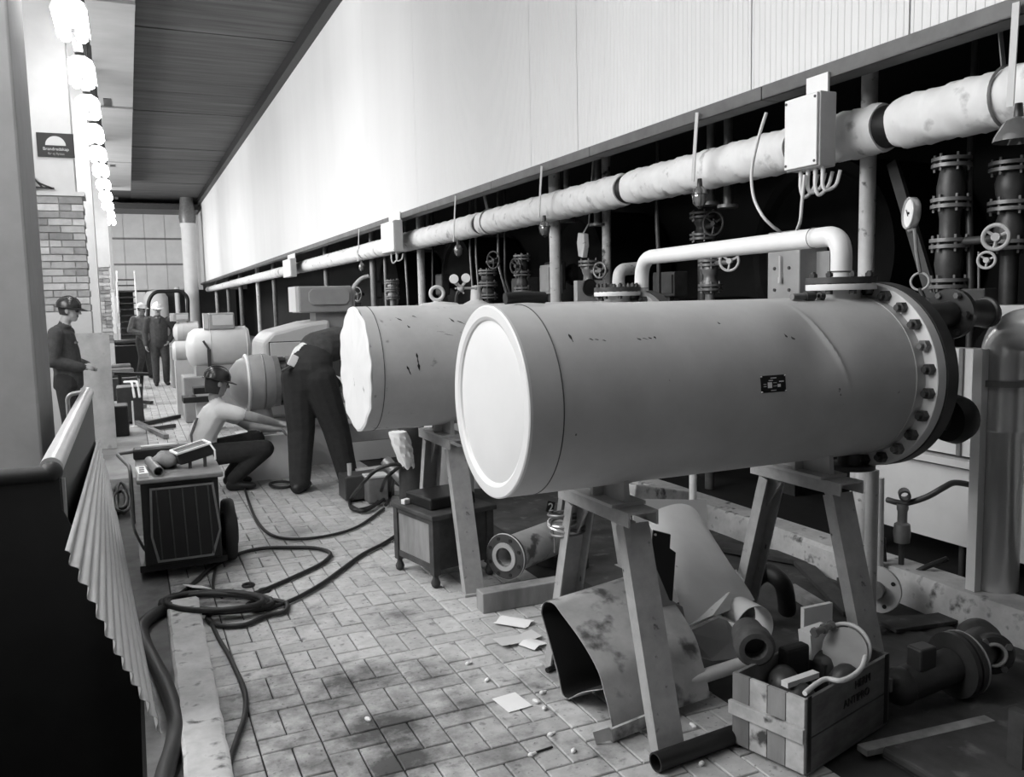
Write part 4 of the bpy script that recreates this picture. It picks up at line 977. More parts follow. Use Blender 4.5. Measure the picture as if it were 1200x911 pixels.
b = B(); b.span((w0.x - .01, DY - .403, w1.z - .01), (w1.x + .01, DY - .397, w0.z + .01)); b.build('cover_joint', 'dark_steel', t, smooth=0)
m0, m1 = at(350, 367, Y=DY - .3), at(411, 335, Y=DY - .3)
b = B(); b.span((m0.x, DY - .35, m0.z), (m1.x, DY + .1, m1.z)); tb_ = b.build('terminal_box', 'machine_grey', t, smooth=0, bevel=.015)
b = B(); d0, d1 = at(362, 358, Y=DY - .36), at(409, 338, Y=DY - .36)
ch = .04; b.prism([(d0.x + ch, DY - .375, d0.z), (d1.x - ch, DY - .375, d0.z), (d1.x, DY - .375, d0.z + ch), (d1.x, DY - .375, d1.z - ch), (d1.x - ch, DY - .375, d1.z), (d0.x + ch, DY - .375, d1.z), (d0.x, DY - .375, d1.z - ch), (d0.x, DY - .375, d0.z + ch)], (0, .025, 0)); b.build('box_cover', 'machine_grey', tb_, smooth=0, bevel=.008)
b = B(); b.span((m0.x - .03, DY - .33, m0.z + .01), (m0.x + .01, DY + .08, m1.z + .0)); b.build('side_gland', 'dial', tb_, smooth=0)
n0, n1 = at(370, 400, Y=DY - .2), at(407, 366, Y=DY - .2)
b = B(); b.span((n0.x, DY - .25, n0.z - .2), (n1.x, DY + .05, n1.z)); b.build('box_neck', 'machine_grey', t, smooth=0)
b = B(); b.tube(bend([(m1.x + .04, DY - .2, m0.z - .1), (m1.x + .04, DY - .2, m1.z - .02), (m1.x + .14, DY - .2, m1.z + .08), (m1.x + .22, DY - .2, m1.z + .1)], .08), .022, 10); b.build('cable_spout', 'box_grey', t)
b = B(); b.span((c0.x - .02, DY - .45, .42), (c1.x + .75, DY + .5, zb)); b.build('bed_plate', 'machine_grey', t, smooth=0)
b = B(); b.span((c0.x + .02, DY - .4, 0), (c0.x + .35, DY + .4, .42)); b.build('plinth', 'plaster_white', t, smooth=0)
b = B(); b.span((c0.x + .35, DY - .38, 0), (c1.x + .75, DY + .4, .42)); b.build('plinth', 'plaster', t, smooth=0)
b = B(); b.span((c0.x + .12, DY - .41, .2), (c0.x + .22, DY - .395, .34)); b.build('vent_opening', 'black', t, smooth=0)
b = B(); b.span((c0.x + .17, DY - .41, .06), (c0.x + .30, DY - .395, .14)); b.build('vent_opening', 'dark_steel', t, smooth=0)
# long low bench / beam behind tank 2
b = B(); s0, s1 = at(395, 505, Y=7.9), at(520, 492, Y=7.9); b.span((s0.x, 7.75, s0.z - .1), (s1.x + .6, 8.1, s0.z + .08)); tag(b.build('bed_beam', 'machine_grey', smooth=0, bevel=.01), 'grey horizontal beam running behind the scratched tank face', 'beam')

# ---- more fittings in the shadows of the recess
q = at(683, 284, X=4.25); t = thing('hook_block', 'pale pulley block hanging on a rope under the lagged pipe', 'pulley', (q.x, q.y, q.z - .12))
b = B(); b.prism([(q.x - .03, q.y + dy, q.z + dz) for dy, dz in ((-.07, .08), (.05, .10), (.08, .0), (.05, -.14), (-.04, -.16), (-.08, -.04))], (.06, 0, 0)); b.build('block_cheek', 'lagging', t, smooth=0, bevel=.01)
b = B(); b.tube([q + Vector((0, 0, .08)), at(690, 262, X=4.25), Vector((4.25, at(697, 250, X=4.25).y, HZ + .28))], .008, 6); b.build('rope', 'box_grey', t)
for k, (xa, ya, xb, yb, r, m, lab) in enumerate(((551, 300, 555, 352, .016, 'mid_steel', 'thin bent conduit left of the rubber sleeve, left one of the pair'), (558, 303, 562, 352, .016, 'mid_steel', 'thin bent conduit left of the rubber sleeve, right one of the pair'), (584, 310, 596, 352, .018, 'mid_steel', 'slanting thin pipe rising behind the rubber sleeve'), (592, 325, 600, 352, .016, 'dark_steel', 'short slanting rod right of the slanting thin pipe'), (507, 270, 507, 345, .014, 'dark_steel', 'thin dark conduit right of the ring on the scratched tank'), (770, 260, 772, 300, .02, 'dark_steel', 'thin dark conduit above the left bend of the U-shaped pipe'), (1135, 230, 1138, 345, .02, 'dark_steel', 'thin dark conduit between the valve stack and the small handwheel'), (475, 300, 478, 352, .022, 'mid_steel', 'thin grey conduit left of the ring on the scratched tank'))):
    p0, p1 = at(xa, ya, X=4.34), at(xb, yb, X=4.3); top = Vector((p0.x + .02, p0.y, HZ + .28)); b = B(); b.tube(bend([top, p0, p1, Vector((p1.x, p1.y, 0.0))], .1), r, 8); tag(b.build('thin_conduit', m, smooth=60), lab, 'conduit', 'thin conduits under the hood')
for k, (x0, x1, y0, y1, X, m, lab) in enumerate(((633, 645, 310, 345, 4.3, 'machine_grey', 'dim grey switch box left of the thick upright pipe'), (600, 618, 325, 350, 4.5, 'dark_steel', 'dark switch box above the rubber sleeve'), (765, 790, 318, 348, 4.5, 'dark_steel', 'dark box inside the arch of the U-shaped pipe'), (400, 412, 372, 395, 4.4, 'dark_steel', 'dark box low behind the scratched tank face'))):
    a0, a1 = at(x0, y1, X=X), at(x1, y0, X=X); t = thing('switch_box', lab, 'box', (X, (a0.y + a1.y) / 2, 0)); b = B(); b.span((X, a1.y, a0.z), (X + .15, a0.y, a1.z)); b.build('box_body', m, t, smooth=0, bevel=.01)
    b = B(); b.span((X - .012, a1.y + .02, a0.z + .03), (X, a0.y - .02, a1.z - .03)); b.build('box_lid', m, t, smooth=0); b = B(); b.span((X + .05, (a0.y + a1.y) / 2 - .03, 0), (X + .1, (a0.y + a1.y) / 2 + .03, a0.z)); b.build('support_post', 'dark_steel', t, smooth=0)
for k, (x, y, lab) in enumerate(((833, 237, 'left of two small flanges high in the recess'), (853, 240, 'right of two small flanges high in the recess'), (665, 258, 'flanged pipe end under the lagged pipe left of the pulley'), (700, 262, 'flanged pipe end under the lagged pipe right of the pulley'), (503, 290, 'flanged pipe end under the lagged pipe near the third caged lamp'))):
    q = at(x, y, X=4.3); t = thing('pipe_end', lab, 'pipe', (q.x, q.y, q.z)); b = B(); b.cyl(q, (q.x, q.y, HZ + .28), .035, n=14); b.build('pipe_run', 'mid_steel', t); b = B(); b.lathe([(0, -.025), (.08, -.025), (.08, 0), (.03, .005)], q, (0, 0, 1), 22); b.build('end_flange', 'mid_steel', t)
# ================================================================ welding set on wheels with tools on top (left)
X0, X1, Y0, Y1, Z0, Z1 = 0.0, 0.44, 5.42, 6.25, 0.10, 0.635
t = thing('welding_set', 'black wheeled welding set with ribbed front panel beside the thick cables', 'welding set', ((X0 + X1) / 2, 5.8, 0))
b = B(); b.span((X0, Y0 + .03, Z0), (X1, Y1, Z1 - .03)); b.build('housing', 'black', t, smooth=0, bevel=.01)
b = B(); b.span((X0 - .02, Y0, Z1 - .03), (X1 + .03, Y1 + .02, Z1)); b.build('top_plate', 'mid_steel', t, smooth=0, bevel=.008)
def hexpts(y, g): return [(X0 + .05 + g, y, Z1 - .06 - g), (X1 - .03 - g, y, Z1 - .06 - g), (X1 + .0 - g, y, .28), (X1 - .05 - g, y, Z0 + .02 + g), (X0 + .07 + g, y, Z0 + .02 + g), (X0 + .04 + g, y, .28)]
b = B(); b.prism(hexpts(Y0 + .012, 0), (0, .02, 0)); fp = b.build('front_panel', 'black', t, smooth=0)
o_, i_ = hexpts(Y0 + .006, 0), hexpts(Y0 + .006, .012)
for k in range(6):
    b = B(); b.prism([o_[k], o_[(k + 1) % 6], i_[(k + 1) % 6], i_[k]], (0, .012, 0)); b.build('panel_frame', 'mid_steel', fp, smooth=0)
for k in range(5):
    x = X0 + .085 + k * .073; b = B(); b.bar((x, Y0 + .008, Z1 - .07), (x + .012, Y0 + .008, Z0 + .035), .008, .008); b.build('panel_rib', 'dark_steel', fp, smooth=0)
for (x, y, r) in ((X1 + .07, 5.72, .2), (X0 + .06, 6.33, .10)):
    b = B(); b.lathe([(0, -.05), (r * .5, -.05), (r * .6, -.03), (r * .95, -.035), (r, -.02), (r, .02), (r * .95, .035), (r * .6, .03), (r * .5, .05), (0, .05)], (x, y, r), (1, 0, 0), 32); wl = b.build('wheel', 'rubber', t)
    b = B(); b.cyl((x - .055, y, r), (x + .055, y, r), r * .28, n=16); b.build('hub', 'dark_steel', wl)
b = B(); b.tube(bend([(X0 - .05, 5.75, .30), (X0 - .05, 5.75, .66), (X0 - .13, 6.2, .68), (X0 + .1, 6.28, .68)], .05), .012, 10); b.build('handle', 'mid_steel', t)
b = B(); b.tube(bend([(X0 - .06, 5.62, .42), (X0 - .05, 5.58, .30), (X0 - .0, 5.7, .14)], .05), .008, 8); b.build('tow_loop', 'mid_steel', t)
b = B(); b.span((X0 - .03, Y0 + .05, .06), (X1 + .03, Y1 - .03, Z0)); b.build('chassis', 'black', t, smooth=0)
# hollow brick
t = thing('hollow_brick', 'pale brick with square holes on the corner of the welding set', 'brick', (.03, 5.58, Z1))
b = B(); a_ = math.radians(4); b.box((.015, 5.62, Z1 + .012), (.055, .26, .024), a_); b.build('block', 'plaster_white', t, smooth=0)
for k in range(3):
    b = B(); b.box((.015, 5.55 + k * .07, Z1 + .0242), (.028, .035, .003), a_); b.build('hole', 'black', t, smooth=0)
b = B(); p0, p1 = at(186, 553, Z=Z1 + .03), at(166, 530, Z=Z1 + .032); b.pipe(p0, p0 + (p1 - p0).normalized() * .42, .03, .025, 24); tag(b.build('pipe_stub', 'mid_steel'), 'short open grey pipe lying on the welding set', 'pipe')
# canvas bag
b = B(); c = at(190, 545, Z=Z1 + .05); rows = []
for i in range(9):
    row = []
    for j in range(17):
        ph = i / 8 * PI; th = 2 * PI * j / 16; q = Vector((.085 * math.sin(ph) * math.cos(th), .13 * math.sin(ph) * math.sin(th), .05 * math.cos(ph)))
        q *= 1 + .12 * math.sin(3 * th + i); q.z = max(q.z, -.048); row.append(Vector((c.x + .03, c.y + .2, Z1 + .05)) + q)
    rows.append(row)
b.grid(rows); tag(b.build('canvas_bag', 'cloth_mid', smooth=60), 'crumpled grey bag lying between the pipe stub and the open case', 'bag')
# black open case with light rim
t = thing('tool_case', 'black open tool case with pale rim tilted on the welding set', 'tool case', (.30, 5.75, Z1))
rot = Matrix.Rotation(math.radians(12), 3, 'Z') @ Matrix.Rotation(math.radians(-12), 3, 'Y')
cc = Vector((.315, 5.72, Z1 + .085))
b = B(); b.box(cc, (.21, .16, .075), rot); b.build('case_body', 'black', t, smooth=0, bevel=.01)
for e, s in (((0, -.08, .04), (.22, .012, .012)), ((0, .08, .04), (.22, .012, .012)), ((-.105, 0, .04), (.012, .16, .012)), ((.105, 0, .04), (.012, .16, .012))):
    b = B(); b.box(cc + rot @ Vector(e), s, rot); b.build('rim', 'white_paint', t, smooth=0)
b = B(); b.tube([cc + rot @ Vector((.1, -.08, .04)), cc + Vector((.13, -.09, .02)), cc + Vector((.13, -.09, -.04))], .006, 8); b.build('strap', 'cloth_white', t)
b = B(); b.box(cc + Vector((-.02, -.06, -.06)), (.02, .02, .05)); b.box(cc + Vector((.07, -.05, -.05)), (.02, .02, .07)); b.build('prop', 'dark_steel', t, smooth=0)
b = B(); p = at(186, 514, Z=Z1 + .03); b.box((p.x, Y1 - .05, Z1 + .035), (.36, .12, .07)); tag(b.build('long_case', 'black', smooth=0, bevel=.012), 'long flat black case at the back of the welding set', 'case')
b = B(); b.box((p.x - .02, Y1 - .03, Z1 + .077), (.22, .06, .012), .06); tag(b.build('flat_tool', 'plaster', smooth=0), 'pale flat tool lying on the long black case', 'tool')
b = B(); b.box((.18, 5.93, Z1 + .012), (.2, .1, .022), .2); b.box((.24, 5.95, Z1 + .03), (.1, .03, .014), -.4); tag(b.build('rag_heap', 'cloth_white', smooth=0, bevel=.008), 'small pale rags on the welding set behind the bag', 'rag')

# ================================================================ cables and hoses
def cable(px, r, name, label, mat='rubber', z=None, pts=None):
    z = r + .003 if z is None else z
    q = spline(pts if pts else floor_path(px, z), 7); b = B(); b.tube(q, r, 8)
    return tag(b.build(name, mat, smooth=60), label, 'cable', 'black cables on the floor')
cable([(284, 562), (292, 590), (302, 612), (318, 627), (345, 632), (385, 628), (420, 617), (450, 596)], .011, 'cable', 'thin black cable curving across the tiles toward the tool boxes')
cable([(468, 625), (450, 637), (425, 650), (400, 668), (378, 684), (350, 700), (325, 710), (300, 716), (290, 709), (310, 703), (335, 707), (333, 717), (312, 722), (285, 733), (255, 733), (243, 725), (255, 716), (290, 715)], .013, 'cable', 'black cable running from the wooden cabinet to the cable heap')
cable([(196, 708), (222, 688), (250, 664), (278, 650), (308, 643), (345, 642), (372, 643), (387, 649), (378, 660), (350, 674), (318, 688), (298, 696)], .013, 'cable', 'thick black cable looping in a wide bow over the tiles')
pts = []
for k in range(90):
    a = k / 89 * 2 * PI * 4.6; R = 1 + .12 * math.sin(a * .73) + .06 * math.sin(a * 2.1); p = at(252 + 56 * R * math.cos(a + 2.8) + 5 * math.sin(a * .4), 706 + 11 * R * math.sin(a + 2.8), Z=.02 + .012 * math.sin(a * .61) + k * .0006); pts.append(p)
b = B(); b.tube(pts, .016, 8); tag(b.build('cable_coil', 'rubber', smooth=60), 'heaped coil of thick black cable at the end of the left kerb', 'cable coil')
cable([(200, 712), (182, 720), (167, 734), (168, 750), (180, 775), (194, 803), (204, 830), (207, 850), (203, 875), (195, 900), (186, 940)], .034, 'hose', 'very thick black hose bending beside the left kerb', z=.036)
cable([(246, 726), (256, 748), (268, 768), (276, 785), (285, 805), (288, 822), (286, 842), (278, 865), (270, 890), (266, 915)], .011, 'cable', 'thin black cable trailing down beside the left kerb')
cable([(262, 620), (256, 640), (252, 668), (250, 690), (260, 700)], .009, 'cable', 'thin dark cable from the welding set wheel to the cable heap')
for k, (x, y) in enumerate(((291, 686), (310, 692))):
    p = at(x, y, Z=.008); b = B(); b.torus(p, (0, 0, 1), .03, .009, 20, 6); tag(b.build('cable_clip', 'black'), ('left' if k == 0 else 'right') + ' one of two small black rings lying above the cable heap', 'ring')
b = B(); p = at(232, 688, Z=.02); b.box(p, (.14, .10, .004), Matrix.Rotation(.5, 3, 'Z') @ Matrix.Rotation(.35, 3, 'Y')); tag(b.build('paper_scrap', 'paper', smooth=0), 'white scrap of paper caught in the cable heap', 'paper')

for k, (c0, lab) in enumerate((((142, 585), 'dark tangled hose between the corrugated sheet and the welding set'),)):
    pts = []
    for i in range(60):
        a = i / 59 * 2 * PI * 4.3; pts.append(at(c0[0] + (9 + 3 * math.sin(a * .7)) * math.cos(a), c0[1] + (14 + 5 * math.sin(a * .45)) * math.sin(a), Z=.02 + .001 * i))
    b = B(); b.tube(pts, .014, 8); tag(b.build('hose_tangle', 'rubber', smooth=60), lab, 'hose')
# tool boxes and cables beside tank 2
q = at(420, 568, Z=0.0)
t = thing('tool_box', 'open black tool box on the floor beyond the hanging cables', 'tool box', (q.x, 7.2, 0))
p = at(430, 585, Y=7.0); b = B(); b.box((p.x, 7.0, .12), (.42, .25, .2)); b.build('box_body', 'dark_steel', t, smooth=0, bevel=.01)
b = B(); b.bar((p.x - .1, 6.95, .26), (p.x + .14, 6.93, .27), .02, .02); b.build('tool', 'bright_steel', t)
b = B(); b.cyl((p.x - .15, 6.95, .22), (p.x - .15, 6.95, .32), .02, n=10); b.build('spray_tip', 'bright_steel', t)
q = at(441, 588, Z=0)
t = thing('metal_pail', 'grey square can with pale rim beside the hanging cables', 'can', tuple(q))
b = B(); b.box((q.x, q.y, .11), (.17, .15, .21)); b.build('can_body', 'mid_steel', t, smooth=0, bevel=.012)
b = B(); b.box((q.x, q.y, .222), (.185, .165, .02)); b.build('rim', 'lagging', t, smooth=0, bevel=.005)
hub = at(472, 545, Y=6.0)
for k, (px, lab) in enumerate((([(458, 545), (440, 552), (424, 568), (411, 585), (412, 596), (425, 597), (445, 589), (458, 575)], 'outer black cable loop hanging from the wrapped valve'),
                               ([(462, 552), (452, 562), (445, 580), (440, 592), (425, 599), (413, 594)], 'inner black cable loop hanging from the wrapped valve'),
                               ([(470, 548), (462, 562), (458, 580), (452, 592)], 'short black cable hanging from the wrapped valve'))):
    pts = [hub] + [at(x, y, Y=6.0 + .1 * k + .05 * i) if y < 575 else at(x, y, Z=.03) for i, (x, y) in enumerate(px)]
    b = B(); b.tube(spline(pts, 6), .014, 8); tag(b.build('hanging_cable', 'rubber', smooth=60), lab, 'cable')
t = thing('wrapped_valve', 'white cloth wrapped over a pipe end below the scratched tank', 'wrapped valve', (hub.x, 6.05, 0))
b = B(); b.cyl((hub.x + .1, 6.1, 0), (hub.x + .1, 6.1, .72), .1, n=20); b.build('pipe_run', 'dark_steel', t)
c = at(467, 522, Y=5.98); rows = []
for i in range(14):
    f = i / 13; z = c.z + .10 - f * .27; rr = .016 + .055 * math.sin(PI * min(1, .25 + f * .62)) ** .6 * (1 - .3 * f)
    rows.append([(c.x + .0 + f * .07 + rr * math.cos(2 * PI * j / 20) * (1 + .18 * math.sin(4 * j * .9 + i * .7)), c.y + rr * 1.1 * math.sin(2 * PI * j / 20) * (1 + .15 * math.cos(3 * j + i)), z + .015 * math.sin(j * 1.3) * f) for j in range(21)])
b = B(); b.add(rows[0][:20], [tuple(range(20))])
b.grid(rows); b.build('cloth_wrap', 'cloth_white', t, smooth=60)
p0, p1 = at(452, 540, Y=6.3), at(466, 556, Y=6.2); b = B(); b.cyl(p0, p1 + (p1 - p0) * .6, .045, n=16); b.cyl(p1 + (p1 - p0) * .6, Vector((p1.x + .1, 6.15, 0)), .03, n=10); tag(b.build('pipe_stub', 'mid_steel'), 'slanting grey pipe stub behind the hanging cables', 'pipe')

# ================================================================ under the tanks
# wooden cabinet with turned feet
KA = math.radians(12); KR = Matrix.Rotation(KA, 3, 'Z'); KO = Vector((1.505, 4.53, 0))
def kb(u0, u1, v0, v1, z0, z1, name, mat, par, bev=0):
    b = B(); b.box(KO + KR @ Vector(((u0 + u1) / 2, (v0 + v1) / 2, 0)) + Vector((0, 0, (z0 + z1) / 2)), (u1 - u0, v1 - v0, z1 - z0), KR); return b.build(name, mat, par, smooth=0, bevel=bev)
KU, KV, KZ = .42, .47, .43
t = thing('wooden_cabinet', 'small dark wooden cabinet with pale side panel beside the tank stand', 'cabinet', tuple(KO))
for u in (.022, KU - .022):
    for v in (.022, KV - .022):
        c = KO + KR @ Vector((u, v, 0)); b = B(); b.box(c + Vector((0, 0, .24)), (.045, .045, .33), KR); b.lathe([(.012, 0), (.024, .01), (.028, .03), (.016, .06), (.02, .09)], c, (0, 0, 1), 14); b.build('leg', 'wood_dark', t)
kb(.012, .02, .04, KV - .04, .13, KZ - .03, 'side_panel', 'wood', t); kb(.005, .03, .04, KV - .04, .10, .135, 'bottom_rail', 'wood_dark', t); kb(.005, .03, .04, KV - .04, KZ - .06, KZ - .03, 'top_rail', 'wood_dark', t)
kb(.04, KU - .04, .012, .02, .1, KZ - .03, 'front_panel', 'wood_dark', t); kb(.04, KU - .04, KV - .02, KV - .012, .1, KZ - .03, 'back_panel', 'wood_dark', t)
kb(-.012, KU + .02, -.015, KV + .02, KZ - .03, KZ, 'top_board', 'wood_dark', t, .006)
tag(kb(.05, .36, .1, .40, KZ, KZ + .07, 'black_tray', 'black', None, .01), 'low black tray on top of the wooden cabinet', 'tray')
b = B(); p = KO + KR @ Vector((.03, .36, 0)) + Vector((0, 0, KZ + .016)); b.box(p, (.05, .035, .03), .4); tag(b.build('white_plug', 'white_paint', smooth=0, bevel=.004), 'small white plug on the corner of the wooden cabinet', 'plug')
# flanged pipe on the floor
c = Vector((1.85, 4.31, .20)); ax = Vector((.86, .50, -.02)).normalized()
t = thing('flanged_pipe', 'dirty pipe length with a round flange lying under the tanks', 'pipe', tuple(c))
b = B(); b.lathe([(.055, 0), (.105, 0), (.128, .004), (.13, .008), (.13, .03), (.09, .034), (.055, .03), (.055, 0)], c, ax, 40); b.build('flange', 'dark_steel', t)
b = B(); b.torus(c + ax * .012, ax, .127, .006, 40, 8); b.build('flange_rim', 'lagging', t)
b = B(); b.lathe([(.055, -.008), (.08, -.008), (.082, 0)], c, ax, 40); b.lathe([(.055, -.008), (.055, .1)], c, ax, 40); b.build('raised_face', 'machine_grey', t)
b = B(); b.pipe(c + ax * .02, c + ax * .62, .105, .054, 32); b.build('pipe_run', 'sheet_rusty', t)
a_, b_, d_ = frame_of(ax)
for k in range(8):
    an = 2 * PI * (k + .5) / 8; b = B(); p = c + (a_ * math.cos(an) + b_ * math.sin(an)) * .106; b.cyl(p - d_ * .002, p + d_ * .01, .011, n=10); b.build('bolt_hole', 'black', t)
b = B(); p = at(637, 662, Y=4.1); b.box(c + ax * .36 + Vector((-.05, -.095, -.04)), (.03, .03, .03)); b.build('lug', 'black', t, smooth=0)
# timber
b = B(); p0, p1 = at(562, 705, Z=.055), at(650, 690, Z=.055); b.bar(p0, p0 + (p1 - p0).normalized() * .55, .10, .11); tag(b.build('timber_beam', 'wood', smooth=0, bevel=.006), 'short heavy timber lying in front of the flanged pipe', 'timber')
b = B(); b.bar(c + ax * .55 + Vector((-.06, .12, -.16)), c + ax * .55 + Vector((.1, -.16, -.16)), .1, .07); tag(b.build('timber_chock', 'wood_dark', smooth=0), 'dark timber chock under the far end of the flanged pipe', 'timber')
# wire coil with numbered tag hung on the stand
t = thing('wire_coil', 'bundle of pale wire hung on the far leg of the near tank stand', 'wire coil', tuple(at(650, 612, Y=3.12)))
for k in range(6):
    p = at(648 + (k % 2) * 3, 604 + k * 4.2, Y=3.2); b = B(); b.torus(p + Vector((.06, 0, 0)), (.15 * math.sin(k * 2), .12 * math.cos(k), 1), .075, .0055, 28, 6); b.build('wire_turn', 'bright_steel' if k in (2, 4) else 'mid_steel', t)
p = at(645, 594, Y=3.14); b = B(); b.box(p, (.035, .004, .045), Matrix.Rotation(.25, 3, 'Y')); tg = b.build('tag', 'black', t, smooth=0)
text_part('2', .05, p.x, p.z - .018, p.y - .004, tg, 'dial', 'tag_number')
b = B(); b.tube([at(645, 612, Y=3.18), at(650, 632, Y=3.2), at(650, 648, Y=3.2)], .004, 6); b.build('wire_end', 'mid_steel', t)
# curled rusty sheet
prof = [(2.70, .165), (2.85, .09), (2.99, .005), (3.04, .09), (3.10, .19), (3.165, .29), (3.175, .32), (3.16, .355), (3.12, .38), (3.06, .387), (3.0, .365), (2.85, .305), (2.73, .23), (2.685, .155), (2.655, .10), (2.63, .035)]
pp = spline([(0, y, z) for y, z in prof], 4); b = B()
rows = []
for i in range(7):
    f = i / 6; rows.append([Vector((1.535 + f * .50 + .05 * (3.0 - p.y) * (1 - f), p.y + f * .05, p.z * (1 + .10 * f))) for p in pp])
t = thing('curled_sheet', 'blotchy curled metal sheet with black hollow behind the near stand leg', 'sheet', (1.8, 2.95, 0))
b.grid(rows, .003); b.build('outer_sheet', 'sheet_rusty', t, smooth=60)
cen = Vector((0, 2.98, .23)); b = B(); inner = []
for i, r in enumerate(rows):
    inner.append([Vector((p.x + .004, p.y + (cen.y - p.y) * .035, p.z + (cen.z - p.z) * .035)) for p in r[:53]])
b.grid(inner); b.add(inner[3], [tuple(range(len(inner[3])))]); b.build('black_inside', 'pit', t, smooth=60)  # black skin and mid-length cap added inside so the hollow stays black
# bright bent sheets
def pgrid(top, bot, n, bulge=(0, 0, 0), m=8):
    tp = spline([at(x, y, Y=Y) for x, y, Y in top], n); bt = spline([at(x, y, Y=Y) for x, y, Y in bot], n); rows = []
    for j in range(m + 1):
        f = j / m; s = math.sin(PI * f); rows.append([p.lerp(q, f) + Vector(bulge) * s for p, q in zip(tp, bt)])
    return rows
b = B(); b.grid(pgrid([(757, 607, 3.45), (775, 596, 3.5), (798, 591, 3.55), (815, 598, 3.55), (827, 618, 3.5), (838, 648, 3.42)],
                      [(804, 738, 2.92), (822, 730, 2.95), (842, 721, 3.0), (858, 714, 3.04), (872, 708, 3.08), (884, 704, 3.12)], 6, (0, -.03, .01)), .003)
tag(b.build('bent_sheet', 'sheet_metal', smooth=60), 'large smooth bent bright sheet leaning behind the near stand leg', 'sheet')
b = B(); q = [at(740, 585, Y=3.75), at(828, 586, Y=3.75), at(828, 650, Y=3.7), at(748, 650, Y=3.7)]; q[2].z = q[3].z = .005; b.grid([[q[0], q[1]], [q[3], q[2]]], .004); tag(b.build('flat_sheet', 'sheet_metal', smooth=0), 'flat rectangular pale sheet standing behind the bent sheet', 'sheet')
b = B(); pg = [at(x, y, Y=3.6) for x, y in ((822, 646), (836, 645), (848, 652), (854, 668), (853, 690), (846, 700), (835, 690))]; b.prism(pg, (0.004, .008, 0)); tag(b.build('rounded_plate', 'white_paint', smooth=0), 'white rounded plate end behind the bent sheet', 'plate')
b = B(); cc = at(884, 738, Y=2.95); rows = []
for k in range(22):
    a = math.radians(175 - k * 9.5); r = .105; rows.append([cc + Vector((r * math.cos(a), 0, r * math.sin(a))), cc + Vector((r * math.cos(a) + .01, .13, r * math.sin(a) + .0))])
rows = [[at(805, 735, Y=2.93), at(838, 700, Y=3.1)], [at(835, 722, Y=2.94), at(855, 694, Y=3.1)]] + rows[2:]
b.grid(rows, .003); tag(b.build('sheet_curl', 'sheet_metal', smooth=60), 'narrow curled strip of bright sheet beside the wooden crate', 'sheet')
b = B(); q = [at(848, 722, Y=3.02), at(876, 760, Y=2.9), at(862, 772, Y=2.9), at(835, 775, Y=2.95), at(815, 770, Y=3.0), at(806, 742, Y=3.05)]; b.prism(q, (.0, .004, .003)); tag(b.build('torn_sheet', 'machine_grey', smooth=0), 'torn grey sheet below the bent sheet', 'sheet')
q = [at(x, y, Y=2.78) for x, y in ((766, 622), (786, 627), (785, 643), (792, 648), (788, 705), (785, 704), (770, 668), (764, 640))]
t = thing('black_bracket', 'black steel bracket with a hole leaning on the near stand leg', 'bracket', tuple(q[5]))
b = B(); b.prism(q, (.004, .012, .0)); b.build('bracket_plate', 'black', t, smooth=0)
b = B(); p = at(768.5, 627, Y=2.775); b.cyl(p, p + Vector((0, .01, 0)), .005, n=8); b.build('hole', 'dial', t)
b = B(); q = [at(x, y, Y=2.92) for x, y in ((768, 665), (785, 703), (800, 712), (812, 775), (806, 790), (770, 800))]; b.prism(q, (.004, .006, 0)); tag(b.build('grey_offcut', 'machine_grey', smooth=0), 'grey sheet offcut standing right of the near stand leg', 'sheet')
# tubes and steel on the floor
b = B(); p0, p1 = at(792, 803, Z=.10), at(858, 782, Z=.115); d = (p1 - p0).normalized(); b.cyl(p0 - d * .25, p1 + d * .1, .028, n=20); tag(b.build('long_tube', 'lagging'), 'pale tube lying behind the wooden crate', 'tube')
b = B(); p0, p1 = at(768, 894, Z=.034), at(858, 862, Z=.034); d = (p1 - p0).normalized(); b.pipe(p0, p1 + d * .25, .034, .028, 20); tag(b.build('black_pipe', 'black'), 'black pipe lying at the foot of the near stand leg', 'pipe')
t = thing('angle_iron', 'bent rusty angle iron at the foot of the curled sheet', 'angle iron', tuple(at(710, 862, Z=0)))
p0, p1 = at(716, 862, Z=.03), at(765, 842, Z=.05); b = B(); b.bar(p0, p1, .012, .05); b.bar(p0 + Vector((0, .02, -.02)), p1 + Vector((0, .02, -.02)), .045, .008); b.build('bar', 'sheet_rusty', t, smooth=0)
b = B(); b.bar(p0 + Vector((0, 0, .01)), p0 + Vector((-.06, .02, -.005)), .01, .05); b.build('bent_end', 'sheet_rusty', t, smooth=0)
b = B(); p0 = at(641, 786, Z=.012); b.cyl(p0, p0 + Vector((.09, .03, 0)), .012, n=10); tag(b.build('rod_end', 'black'), 'short black rod on the tiles left of the curled sheet', 'rod')

# ================================================================ wooden crate with scrap
CA = math.radians(15); U_ = Vector((math.cos(CA), math.sin(CA), 0)); V_ = Vector((-math.sin(CA), math.cos(CA), 0)); C0 = Vector((2.0, 2.11, 0)); LU, LV, HC = .55, .295, .285
def cr(u, v, z): return C0 + U_ * u + V_ * v + Vector((0, 0, z))
RC = Matrix.Rotation(CA, 3, 'Z')
t = thing('wooden_crate', 'weathered wooden crate full of scrap fittings at the bottom right', 'crate', tuple(C0))
def cbox(u0, u1, v0, v1, z0, z1, name, mat, par=None):
    b = B(); b.box(cr((u0 + u1) / 2, (v0 + v1) / 2, (z0 + z1) / 2), (u1 - u0, v1 - v0, z1 - z0), RC); return b.build(name, mat, par or t, smooth=0, bevel=.002)
cbox(0, LU, 0, LV, .01, .025, 'bottom_board', 'wood')
M('crate_side', .13, .85, var=.4, scale=8, stretch=(1, 1, 2.5), bump=.3, rnd=.1)
